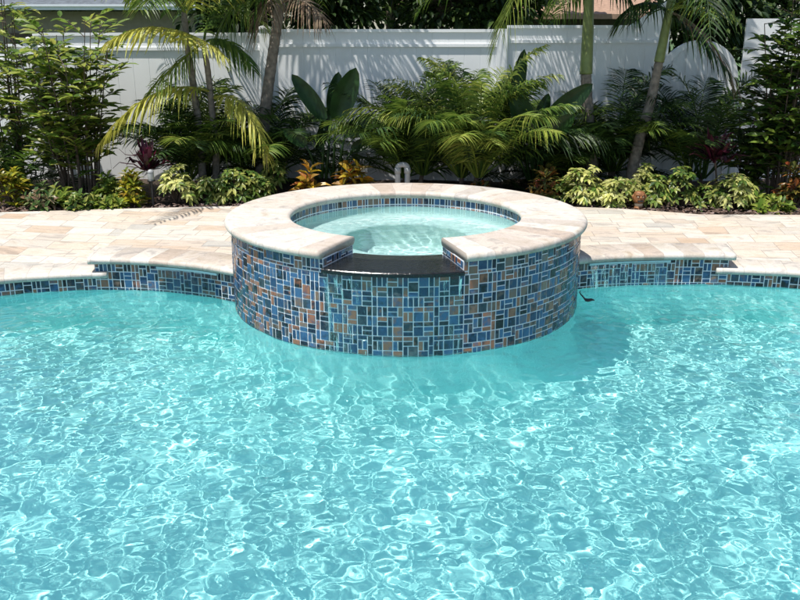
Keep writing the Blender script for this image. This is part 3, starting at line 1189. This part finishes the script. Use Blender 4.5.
def schefflera(px, pytop, pw, Y, material, label, n=60, seed=0, L=.085, W=.036, group='variegated umbrella plants', name='umbrella_plant'):
    rg = random.Random(seed)
    base = soil(px, Y)
    top = at(px, pytop, Y).z
    rx, h = pw * .0111 / 2, top - base.z
    t = thing(name, label, 'shrub', base, group)
    tips, lf = [], MB()
    for _ in range(n):
        tip, o = dome(rg, base, rx * .9, rx * .8, h * .95)
        tips.append(tip)
        ax = (o * .8 + V((0, -.25, .8)) + V((rg.uniform(-.3, .3), rg.uniform(-.3, .3), 0))).normalized()
        s = ax.orthogonal().normalized()
        k = rg.randint(6, 8)
        l_ = L * rg.uniform(.75, 1.2)
        for i in range(k):
            q = Matrix.Rotation(2 * PI * i / k + rg.uniform(-.1, .1), 3, ax) @ s
            d = (q + ax * rg.uniform(-.1, .3)).normalized()
            leaf6(lf, tip + q * .008, d, ax, l_ * rg.uniform(.85, 1.1), W * rg.uniform(.85, 1.1), .12, .3)
    lf.build('foliage', material, t)
    st = MB(); stems(st, base, tips[::3], .007); st.build('stem', M['bark'], t)
    return t


def tall_shrub(px, pybase, pytop, pw, Y, material, label, seed, nst=12, leaves=26, L=.17, W=.05, name='leafy_shrub', group=None, twigs=10, lean=0, droop=.5):
    rg = random.Random(seed)
    base = soil(px, Y)
    top = at(px, pytop, Y).z
    rx, h = pw * .0111 / 2, top - base.z
    t = thing(name, label, 'shrub', base, group)
    lf, st = MB(), MB()
    for i in range(nst):
        a = rg.uniform(0, 2 * PI)
        f = math.sqrt(rg.random())
        hh = h * (rg.uniform(.5, 1.0) if i > 2 else 1)
        foot = base + V((math.cos(a) * rx * .22, math.sin(a) * rx * .18, 0))
        tip = base + V((math.cos(a) * rx * f * .8 + lean * hh, math.sin(a) * min(rx * .7, .45) * f, hh))
        c = foot.lerp(tip, .5) + V((rg.uniform(-.06, .06), rg.uniform(-.05, .05), 0)) - V((math.cos(a), math.sin(a), 0)) * rx * .12
        bz = lambda s_: foot * (1 - s_) ** 2 + c * 2 * s_ * (1 - s_) + tip * s_ * s_
        st.tube([bz(k / 6) for k in range(7)], [.013 * (1 - .7 * k / 6) for k in range(7)], 6)
        for j in range(twigs):
            s_ = .22 + .78 * (j + rg.random()) / twigs
            p = bz(min(1, s_))
            az = rg.uniform(0, 2 * PI)
            d = V((math.cos(az), math.sin(az), rg.uniform(.1, .9))).normalized()
            tl = rg.uniform(.18, .42)
            e1 = p + d * tl * .6
            e2 = p + d * tl + V((0, 0, -droop * tl * .45))
            st.tube([p, e1, e2], [.005, .004, .002], 4)
            nl = max(4, leaves // 3)
            for k in range(nl):
                q = (k + .6) / nl
                pp = p * (1 - q) ** 2 + e1 * 2 * q * (1 - q) + e2 * q * q
                dd = (e2 - p).normalized()
                sd = dd.cross(V((0, 0, 1))).normalized() * (1 if k % 2 else -1)
                ld = (dd * rg.uniform(.3, .9) + sd * rg.uniform(.5, 1) + V((0, 0, rg.uniform(-.15, .35)))).normalized()
                leaf6(lf, pp, ld, V((rg.uniform(-.35, .35), rg.uniform(-.7, .1), 1)), L * rg.uniform(.6, 1.15), W * rg.uniform(.75, 1.15), .12, rg.uniform(.0, droop))
    lf.build('foliage', material, t)
    st.build('stem', M['bark'], t)
    return t


def cordyline(px, py, Y, label, seed, n=26, L=.34, pink=5, up=1.0):
    rg = random.Random(seed)
    base = soil(px, Y)
    c = at(px, py, Y)
    t = thing('ti_plant', label, 'plant', base, 'burgundy ti plants')
    mb = MB(); mb.tube([base, base.lerp(c, .5) + V((.02, 0, 0)), c], [.014, .012, .01], 6)
    mb.build('stem', M['bark'], t)
    for nm, mt, k0, k1 in (('foliage', M['ti'], 0, n), ('young_leaves', M['ti_pink'], n, n + pink)):
        lf = MB()
        for k in range(k0, k1):
            a = k * 2.4 + rg.uniform(-.2, .2)
            el = R(rg.uniform(20, 78)) * up if k < n else R(rg.uniform(55, 85))
            d = V((math.cos(a) * math.cos(el), math.sin(a) * math.cos(el), math.sin(el)))
            sd = d.cross(V((0, 0, 1)))
            sd = sd.normalized() if sd.length > .05 else V((1, 0, 0))
            ll = L * rg.uniform(.7, 1.1) * (1 if k < n else .6)
            vs = []
            for i in range(6):
                s_ = i / 5
                q = c + V((0, 0, -.08 * rg.random())) + d * ll * s_ + V((0, 0, -1)) * ll * .28 * math.cos(el) * s_ ** 2
                wd = .052 * math.sin(PI * (.12 + .88 * s_)) ** .7 + .002
                vs += [q - sd * wd * .5 + V((0, 0, .006)), q, q + sd * wd * .5 + V((0, 0, .006))]
            lf.add(vs, [f_ for i in range(5) for f_ in ((3 * i, 3 * i + 3, 3 * i + 4, 3 * i + 1), (3 * i + 1, 3 * i + 4, 3 * i + 5, 3 * i + 2))])
        lf.build(nm, mt, t)
    return t


def paddle_leaf(parent, foot, neck, tip, W, m, rg, facing=-1):
    """bird-of-paradise leaf: long stalk and a big paddle blade folded along its rib"""
    foot, neck, tip = V(foot), V(neck), V(tip)
    mb = MB()
    c = foot.lerp(neck, .55) + V((0, 0, .05))
    mb.tube([foot, c, neck], [.02, .014, .009], 6)
    d = tip - neck
    L = d.length
    d.normalize()
    s = d.cross(V((rg.uniform(-.3, .3), -1, .25))).normalized()
    nrm = s.cross(d).normalized()
    K, J = 12, 3
    vs = []
    for i in range(K + 1):
        t = i / K
        q = neck + d * L * t - nrm * (.10 * L * t * t) * facing + V((0, 0, -.06 * L * t * t))
        wd = W * math.sin(PI * min(1, (.05 + .95 * t))) ** .55 * (1 - .25 * t) * .5 + .003
        for j in range(-J, J + 1):
            f_ = j / J
            vs.append(q + s * wd * f_ + nrm * (wd * .42 * abs(f_) ** 1.4 + .006 * math.sin(i * 2.1 + j)))
    w_ = 2 * J + 1
    mb.add(vs, [(i * w_ + j, (i + 1) * w_ + j, (i + 1) * w_ + j + 1, i * w_ + j + 1) for i in range(K) for j in range(2 * J)])
    return mb.build('leaf', m, parent, True)


def small_palm(px, pyfoot, Y, label, seed, n, L, mats, el0=82, el1=5, leafL=.3, W=.018, hang=.35, nl=34, name='clump_palm', group='clump palms in the bed', spread=.1, sag=.45, heads=1, lift=.0, front=56):
    rg = random.Random(seed)
    base = soil(px, Y)
    t = thing(name, label, 'palm', base, group)
    st = MB()
    hs = [base + V((rg.uniform(-spread, spread), rg.uniform(-spread, spread) * .6, lift * rg.uniform(.6, 1.1))) for _ in range(heads)]
    for h_ in hs:
        st.tube([V((h_.x * .5 + base.x * .5, h_.y * .5 + base.y * .5, base.z)), h_ + V((0, 0, .12))], [.035, .022], 7)
    st.build('stem', M['bark'], t)
    for k, h_ in enumerate(hs):
        crown(t, h_ + V((0, 0, .06)), n // heads, L, lambda i, u, r_: (mats[min(len(mats) - 1, int(r_.random() * len(mats)))], None), rg, el0, el1, k * 1.1, leafL, W, hang, nl, sag=sag, front=front)
    return t


# row along the front of the bed, left to right
croton(10, 156, 44, 8.95, M['croton'], 'yellow-green croton bush at the far left end of the bed', 34, 1)
croton(40, 178, 40, 8.8, M['pinkgreen'], 'low pink-tinged leafy shrub next to the leftmost croton', 26, 2, .1, .04)
croton(84, 188, 44, 8.8, M['variegated_green'], 'low green shrub at the foot of the tall bright bush', 22, 3, .11, .042)
croton(111, 193, 34, 8.85, M['bright_shrub'], 'small green shrub just left of the round yellow croton', 20, 31, .11, .04)
croton(131, 163, 36, 9.0, M['croton'], 'compact yellow croton bush left of the path light', 36, 4)
schefflera(178, 160, 44, 9.1, M['variegated'], 'cream variegated umbrella plant right of the path light', 58, 5)
schefflera(207, 172, 30, 9.15, M['variegated_green'], 'small dim umbrella plant at the foot of the left palm cluster', 32, 6)
schefflera(238, 162, 46, 9.2, M['variegated_green'], 'green umbrella plant behind the left shoulder of the spa', 62, 7)
schefflera(276, 146, 30, 9.6, M['variegated_green'], 'taller thin umbrella plant under the hanging dead frond', 34, 8)
croton(308, 165, 30, 9.3, M['croton_orange'], 'golden croton glowing behind the left rear of the spa', 12, 9, .2, .075, per=7)
croton(352, 155, 34, 9.35, M['croton_orange'], 'orange-tinged croton at the foot of the left bird of paradise', 14, 10, .19, .06, per=8)
croton(478, 178, 26, 9.3, M['croton_red'], 'small rusty croton half hidden behind the spa rim', 12, 33, .13, .035)
croton(546, 162, 44, 9.3, M['croton_red'], 'red and orange croton right behind the spa', 26, 11, .14, .036)
schefflera(584, 163, 42, 9.05, M['variegated'], 'cream variegated umbrella plant at the foot of the straight palm', 58, 12)
schefflera(618, 172, 44, 8.98, M['variegated'], 'cream variegated umbrella plant left of the carved figure', 54, 13)
schefflera(655, 172, 32, 8.95, M['variegated_green'], 'greenish umbrella plant just right of the carved figure', 40, 14)
schefflera(681, 160, 36, 9.0, M['variegated_green'], 'taller green umbrella plant in front of the gate', 46, 15)
schefflera(732, 166, 46, 8.9, M['variegated'], 'bright cream umbrella plant below the burgundy ti plant', 74, 16)
croton(768, 188, 50, 8.75, M['bright_shrub'], 'low spreading green shrub near the right end of the bed', 24, 17, .12, .04)
croton(797, 150, 40, 8.95, M['croton_red'], 'orange-brown croton at the right edge under the leafy bush', 34, 18, .13, .04)

# taller shrubs
tall_shrub(84, 200, 20, 150, 9.6, M['bright_shrub'], 'tall bright green leafy bush in front of the left fence', 21, 22, 24, .18, .06, twigs=12, droop=.3)
tall_shrub(20, 60, -20, 70, 9.9, M['bright_shrub'], 'tall thin leafy bush rising past the roof at upper left', 22, 10, 24, .18, .05, twigs=12)
tall_shrub(778, 200, -10, 100, 9.4, M['right_shrub'], 'tall dark glossy bush filling the right end of the bed', 23, 21, 26, .17, .062, twigs=13, droop=.35)
tall_shrub(745, 150, 105, 62, 9.7, M['right_shrub'], 'medium green bush between the gate and the right hand bush', 24, 11, 24, .15, .058, twigs=9)

schefflera(705, 182, 34, 8.95, M['variegated_green'], 'small green umbrella plant between the taller green one and the bright cream one', 30, 61)
schefflera(640, 158, 40, 9.35, M['variegated'], 'cream variegated umbrella plant tucked behind the leaning trunk and carved figure', 40, 62)
schefflera(258, 168, 36, 9.3, M['variegated_green'], 'green umbrella plant below the drooping yellow frond', 40, 63)
croton(60, 178, 36, 8.95, M['bright_shrub'], 'bright low shrub at the left foot of the tall bush', 26, 64, .11, .04)
croton(108, 172, 34, 9.25, M['bright_shrub'], 'bright green shrub behind the round yellow croton', 24, 65, .12, .042)
schefflera(562, 172, 34, 9.25, M['variegated_green'], 'green umbrella plant between the red croton and the straight palm', 34, 66)
cordyline(148, 166, 9.12, 'burgundy ti plant with pink heart behind the path light', 41, 24, .4, 9)
cordyline(715, 156, 9.12, 'dark burgundy ti plant in front of the gate', 42, 38, .38, 2, .9)

# birds of paradise
Yb = 9.62
b1_ = thing('bird_of_paradise', 'bird of paradise with big dark paddle leaves left of the feathery palms', 'plant', soil(330, Yb), 'birds of paradise')
rg = random.Random(5)
for (f0, n0, t0, w_, dy) in (((322, 178), (325, 120), (292, 72), .21, .2), ((333, 180), (336, 120), (356, 64), .29, .05), ((326, 180), (332, 116), (338, 70), .2, .25), ((338, 180), (345, 135), (372, 112), .17, -.1), ((318, 180), (306, 145), (282, 128), .16, -.1), ((334, 182), (318, 150), (330, 105), .14, .2), ((340, 182), (352, 150), (372, 140), .15, .1)):
    paddle_leaf(b1_, at(*f0, Yb), at(*n0, Yb + dy), at(*t0, Yb + dy * 1.5), w_, M['paddle'], rg)
b2_ = thing('bird_of_paradise', 'bird of paradise between the feathery palms and the straight trunk', 'plant', soil(535, Yb), 'birds of paradise')
for (f0, n0, t0, w_, dy) in (((530, 178), (514, 104), (524, 46), .17, .1), ((533, 178), (530, 138), (508, 84), .3, -.1), ((536, 178), (545, 125), (592, 80), .26, 0), ((530, 180), (520, 140), (496, 110), .17, .1), ((538, 180), (548, 140), (575, 112), .22, -.15), ((534, 180), (536, 130), (548, 92), .17, .25), ((528, 180), (512, 150), (490, 138), .15, 0), ((540, 180), (556, 158), (580, 140), .16, .1)):
    paddle_leaf(b2_, at(*f0, Yb), at(*n0, Yb + dy), at(*t0, Yb + dy * 1.5), w_, M['paddle'], rg)

# feathery clump palms
D_, MI_, LI_ = M['palm_dark'], M['palm_mid'], M['palm_light']
small_palm(412, 180, 9.85, 'dark feathery clump palm with many fronds right of the left bird of paradise', 51, 46, 1.85, [D_, MI_, MI_], 88, 12, .36, .024, .35, 46, heads=2, spread=.2, lift=.2, sag=.38)
small_palm(462, 182, 9.6, 'bright feathery clump palm with upright fronds in the middle of the bed', 52, 52, 2.05, [MI_, LI_, LI_, LI_, D_], 90, 34, .38, .026, .55, 46, heads=2, spread=.18, lift=.2, sag=.38)
small_palm(606, 180, 10.0, 'dark clump palm at the foot of the straight palm trunk', 53, 40, 1.85, [D_, D_, MI_], 84, -5, .36, .024, .4, 42, heads=2, spread=.25, lift=.2, sag=.42)
small_palm(690, 178, 9.85, 'dark clump palm with tall arching fronds before the gate', 54, 20, 2.0, [D_, D_, MI_], 88, 38, .38, .022, .35, 44, heads=2, spread=.12, lift=.15, sag=.4)
small_palm(266, 180, 9.95, 'dark clump palm between the two left trunks and the paddle leaves', 55, 36, 1.65, [D_, D_, D_, MI_], 84, 0, .36, .024, .4, 40, heads=2, spread=.22, lift=.15)
small_palm(2, 180, 9.7, 'dark spiky clump palm at the left edge of the photograph', 56, 22, 1.25, [D_, MI_], 84, 10, .3, .022, .25, 36, heads=1)
small_palm(205, 180, 9.8, 'green clump palm around the base of the yellowing palms', 57, 34, 1.75, [MI_, MI_, D_, LI_], 88, 42, .36, .024, .4, 40, heads=2, spread=.2, lift=.15)
small_palm(548, 180, 10.1, 'dark clump palm behind the bird of paradise beside the straight trunk', 58, 28, 1.4, [D_, D_, MI_], 84, -5, .34, .024, .4, 40, heads=2, spread=.2, lift=.1)

# --- tall palms -----------------------------------------------------
PG = 'tall slender palms in the bed'
# yellowing double palm on the left
Ya = 9.75
pa_ = thing('palm_tree', 'twin-trunked palm with yellowing arched fronds on the left', 'palm', soil(206, Ya), PG)
trunk(pa_, [soil(204, Ya) - V((0, 0, .05)), at(200, 140, Ya), at(194, 90, Ya), at(187, 42, Ya), at(184, 12, Ya)], .043, .032, M['trunk'])
trunk(pa_, [soil(216, Ya) - V((0, 0, .05)), at(216, 150, Ya), at(212, 110, Ya), at(208, 72, Ya), at(203, 40, Ya)], .04, .03, M['trunk'])
rg = random.Random(61)
ca = at(186, 14, Ya)
cb = at(204, 42, Ya)
Y_ = M['palm_yellow']
for (P3, lm, ll, hg, n_) in (
        ((cb, at(150, 12, Ya - .35), at(106, 44, Ya - .5)), M['palm_yellow'], .34, .75, 34),
        ((at(212, 92, Ya), at(150, 70, Ya - .4), at(98, 146, Ya - .6)), M['palm_yellow'], .34, .95, 40),
        ((at(214, 98, Ya), at(246, 84, Ya - .3), at(268, 158, Ya - .45)), M['palm_yellow'], .33, 1.0, 34),
        ((at(170, 42, Ya - .3), at(196, 28, Ya - .4), at(226, 58, Ya - .5)), M['palm_yellow'], .3, .7, 26),
        ((cb, at(180, 60, Ya - .2), at(150, 92, Ya - .4)), M['palm_light'], .3, .8, 26),
        ((cb, at(232, 30, Ya), at(254, 70, Ya - .2)), M['palm_mid'], .34, .9, 30),
        ((at(213, 100, Ya), at(190, 70, Ya + .3), at(160, 120, Ya + .5)), M['palm_mid'], .3, .7, 28),
        ((ca, at(200, -25, Ya - .2), at(236, -8, Ya - .4)), M['palm_yellow'], .34, .6, 30),
        ((ca, at(160, -30, Ya - .1), at(128, -4, Ya - .3)), M['palm_light'], .34, .6, 30),
        ((cb, at(210, -10, Ya + .3), at(236, 0, Ya + .6)), M['palm_mid'], .34, .6, 30)):
    frond('frond', P3, pa_, lm, None, n_, ll * .92, .046, hg, .2, .1, rg=rg, rad=.016)
frond('frond', (ca, (-2.85, 8.8, 3.35), (-3.1, 7.5, 2.55)), pa_, M['palm_light'], None, 38, .36, .045, .5, .2, .1, rg=rg, rad=.016)
crown(pa_, ca + V((0, 0, .05)), 9, 1.2, lambda i, u, r_: (M['palm_mid'] if r_.random() < .6 else M['palm_light'], None), rg, 80, 15, .4, .4, .034, .55, 34)


def tall_palm(px, Y, tr, r0, r1, label, seed, top_z, n, L, mats, shaft=None, dead=()):
    t = thing('palm_tree', label, 'palm', soil(px, Y), PG)
    rg = random.Random(seed)
    pts = [soil(px, Y) - V((0, 0, .05))] + [at(a, b, Y) for a, b in tr]
    end = pts[-1]
    dr = (pts[-1] - pts[-2]).normalized()
    head = end + dr * ((top_z - end.z) / max(.3, dr.z))
    if shaft is None:
        trunk(t, pts + [head], r0, r1, M['trunk'])
    else:
        trunk(t, pts[:shaft + 1], r0, r1, M['trunk'])
        trunk(t, pts[shaft:] + [head], r1 * 1.22, r1 * .8, M['shaft'], False, 'crownshaft', 1)
    crown(t, head, n, L, lambda i, u, r_: (mats[int(r_.random() * len(mats))], None), rg, 78, -14, seed, .44, .034, .6, 38, sag=.5)
    for P3, lm, ll, hg, n_ in dead:
        frond('frond', [at(*q) for q in P3], t, lm, None, n_, ll, .032, hg, .15, .08, rg=rg, rad=.014)
    return t


tall_palm(261, 10.05, [(263, 140), (266, 104), (272, 60), (279, 12)], .075, .05, 'grey trunked palm with a dead frond hanging beside the fence post', 71, 3.25, 15, 1.6, [M['palm_dark'], M['palm_mid'], M['palm_mid']], None,
          [(((279, 8, 10.0), (268, -18, 9.7), (257, 34, 9.6)), M['palm_dead'], .3, 1.2, 30),
           (((280, 4, 10.0), (300, -12, 9.7), (326, 22, 9.6)), M['palm_dead'], .32, .9, 28),
           (((279, 2, 10.0), (240, -20, 9.8), (222, 30, 9.6)), M['palm_mid'], .36, 1.0, 28)])
tall_palm(594, 9.95, [(592, 165), (590, 140), (587, 100), (586, 74), (588, 30), (589, 0)], .075, .058, 'straight palm with smooth green shaft right of centre', 72, 3.35, 23, 1.75, [M['palm_dark'], M['palm_mid'], M['palm_dark']], 4,
          [(((540, -28, 9.6), (515, -20, 9.4), (493, 52, 9.3)), M['palm_light'], .3, 1.0, 34),
           (((592, -20, 9.8), (622, -36, 9.5), (640, 24, 9.4)), M['palm_dark'], .32, 1.0, 32),
           (((590, -20, 9.8), (570, -30, 9.5), (552, 8, 9.4)), M['palm_mid'], .3, 1.0, 30)])
tall_palm(630, 9.7, [(633, 168), (640, 138), (650, 104), (659, 62), (667, 22)], .07, .046, 'leaning palm with grey trunk in front of the gate', 73, 3.2, 17, 1.6, [M['palm_dark'], M['palm_mid'], M['palm_dark']], 4,
          [(((668, 12, 9.7), (700, -22, 9.3), (738, 22, 9.1)), M['palm_light'], .34, .5, 26),
           (((668, 12, 9.7), (712, 22, 9.6), (738, 98, 9.6)), M['palm_dead'], .32, .8, 32),
           (((668, 14, 9.7), (700, 30, 9.5), (728, 72, 9.4)), M['palm_dark'], .34, .7, 32),
           (((668, 12, 9.7), (640, -10, 9.5), (622, 20, 9.4)), M['palm_dark'], .32, .9, 30),
           (((668, 12, 9.7), (690, 0, 9.3), (716, 14, 9.0)), M['palm_light'], .3, .6, 26)])


# --- trees beyond the fence ------------------------------------------
def tree(px, Y, pytop, pybot, pw, material, label, seed, n=4200, L=.16, name='broadleaf_tree'):
    rg = random.Random(seed)
    c = at(px, (pytop + pybot) / 2, Y)
    sc = Y / 850 * 1.02
    rx, rz = pw * sc / 2, (pybot - pytop) * sc / 2
    ry = rx * .7
    base = V((c.x, Y, .05))
    t = thing(name, label, 'tree', base, 'trees beyond the fence')
    tb_ = MB()
    tb_.tube([base, base.lerp(c, .6), c], [.13, .1, .06], 9)
    clumps = []
    for _ in range(46):
        a, e, f = rg.uniform(0, 2 * PI), math.asin(rg.uniform(-1, 1)), rg.uniform(.35, 1)
        q = c + V((math.cos(a) * math.cos(e) * rx * f, math.sin(a) * math.cos(e) * ry * f, math.sin(e) * rz * f))
        clumps.append((q, rg.uniform(.22, .5)))
        if len(clumps) % 4 == 0:
            tb_.tube([c - V((0, 0, rz * .6)), c.lerp(q, .5), q], [.05, .03, .012], 5)
    tb_.build('trunk', M['bark'], t)
    lf = MB()
    for _ in range(n):
        q, r_ = clumps[rg.randrange(len(clumps))]
        o = V((rg.gauss(0, 1), rg.gauss(0, 1), rg.gauss(0, .8)))
        o.normalize()
        p = q + o * r_ * rg.uniform(.5, 1)
        leaf6(lf, p, (o + V((rg.uniform(-.5, .5), rg.uniform(-.5, .5), rg.uniform(-.6, .3)))).normalized(), V((rg.uniform(-.4, .4), rg.uniform(-.4, .4), 1)), L * rg.uniform(.6, 1.2), L * .42, .15, .3)
    lf.build('crown', material, t)
    return t


tree(330, 13.2, -75, 40, 150, M['tree_leaf'], 'dark leafy tree beyond the fence behind the left bird of paradise', 81)
tree(440, 13.6, -80, 34, 150, M['tree_leaf'], 'dark leafy tree beyond the fence above the feathery palms', 82)
tree(505, 14.6, -60, 34, 90, M['tree_leaf2'], 'paler tree beyond the fence beside the brown roof', 83, 2600)
tree(236, 11.25, -60, 52, 70, M['tree_leaf'], 'dark tree leaning over the fence left of the tall post', 84, 1500, .2)
tree(590, 26, -75, 8, 330, M['tree_leaf2'], 'broad sunlit tree far behind the brown roofed house', 85, 5200, .3)
tree(390, 20, -110, 32, 420, M['tree_leaf'], 'wide dark tree farthest back behind the middle of the fence', 86, 7000, .3)
tree(700, 12.6, -60, 70, 110, M['tree_leaf'], 'dark dense tree directly behind the arched gate', 89, 3200)
tree(760, 13.5, -70, 60, 150, M['tree_leaf'], 'dark tree beyond the fence above the right hand bush', 87, 3600)
tree(180, 22, -110, 20, 260, M['tree_leaf2'], 'wide tree rising behind the roof of the left house', 88, 4200, .28)

# ------------------------------------------------------------------ small things in the bed
pl = soil(153, 8.98)
lt = thing('path_light', 'small garden path light with grey lens on a black stake', 'path light', pl)
zt = at(153, 172, 8.98).z
b = MB(); b.tube([pl - V((0, 0, .05)), V((pl.x, pl.y, zt - .1))], .014, 8); b.build('stake', M['black'], lt)
b = MB(); b.lathe([(0, -.105), (.04, -.1), (.043, -.09), (.04, -.085), (.03, -.085)], (pl.x, pl.y, zt), 16); b.build('collar', M['black'], lt, True)
b = MB(); b.lathe([(.028, -.085), (.033, -.06), (.033, -.02), (.03, 0)], (pl.x, pl.y, zt), 16); b.build('lens', M['lens'], lt, True)
b = MB(); b.lathe([(.036, -.004), (.036, .004), (.022, .022), (0, .03)], (pl.x, pl.y, zt), 16); b.build('cap', M['pvc'], lt, True)

px_ = soil(402.5, 9.15)
pv = thing('pvc_pipe', 'pale grey pvc pipe bent in a loop behind the spa', 'pipe', px_)
r0_ = .052
zt = at(402, 164, 9.15).z
b = MB()
b.tube([V((px_.x - r0_, px_.y, .2)), V((px_.x - r0_, px_.y, zt - .04))] + [V((px_.x - r0_ * math.cos(a), px_.y, zt - .04 + .034 * math.sin(a))) for a in np.linspace(.25, PI - .25, 7)] + [V((px_.x + r0_, px_.y, zt - .04)), V((px_.x + r0_, px_.y, .2))], .03, 12)
b.build('pipe', M['pvc'], pv, True)
for s in (-1, 1):
    b = MB(); b.tube([V((px_.x + s * r0_, px_.y, zt - .1)), V((px_.x + s * r0_, px_.y, zt - .04))], .036, 12); b.build('fitting', M['pvc'], pv, True)

# carved figure: head with brow, eyes, nose and mouth on a pale foot
tk = soil(639, 8.82)
fg = thing('carved_statue', 'small brown carved wooden figure standing by the leaning palm', 'statue', tk)
hgt = at(639, 188, 8.82).z - tk.z
b = MB(); b.lathe([(0, .0), (.058, .0), (.064, .02), (.058, .05), (.05, .065), (.0, .066)], (tk.x, tk.y, tk.z), 20); b.build('foot', M['carved'], fg, True)
b = MB(); b.lathe([(0, .062), (.05, .064), (.056, .09), (.05, .108), (0, .11)], (tk.x, tk.y, tk.z), 20); b.build('belly', M['pale'], fg, True)
b = MB(); b.lathe([(0, .104), (.058, .106), (.074, .13), (.078, .17), (.074, .21), (.066, hgt - .01), (.05, hgt), (0, hgt + .004)], (tk.x, tk.y, tk.z), 24); hd = b.build('head', M['carved'], fg, True)
b = MB()
for s in (-1, 1):
    b.tube([(tk.x + s * .012, tk.y - .079, tk.z + .205), (tk.x + s * .035, tk.y - .075, tk.z + .216), (tk.x + s * .06, tk.y - .05, tk.z + .205)], [.008, .011, .006], 7)
b.build('brow', M['carved'], hd, True)
for s in (-1, 1):
    b = MB(); b.lathe([(0, .012), (.009, .009), (.013, 0), (.009, -.009), (0, -.012)], (tk.x + s * .032, tk.y - .068, tk.z + .188), 12); b.build('eye', M['pale'], hd, True)
b = MB(); b.tube([(tk.x, tk.y - .076, tk.z + .2), (tk.x, tk.y - .092, tk.z + .168)], [.009, .017], 8); b.build('nose', M['carved'], hd, True)
b = MB(); b.box(tk.x - .036, tk.x + .036, tk.y - .083, tk.y - .05, tk.z + .128, tk.z + .148); b.build('mouth', M['black'], hd)
for s in (-1, 1):
    b = MB(); b.tube([(tk.x + s * .07, tk.y, tk.z + .15), (tk.x + s * .086, tk.y, tk.z + .18), (tk.x + s * .072, tk.y, tk.z + .21)], [.01, .016, .01], 8); b.build('ear', M['carved'], hd, True)
fg.scale = (.8, .8, .86)
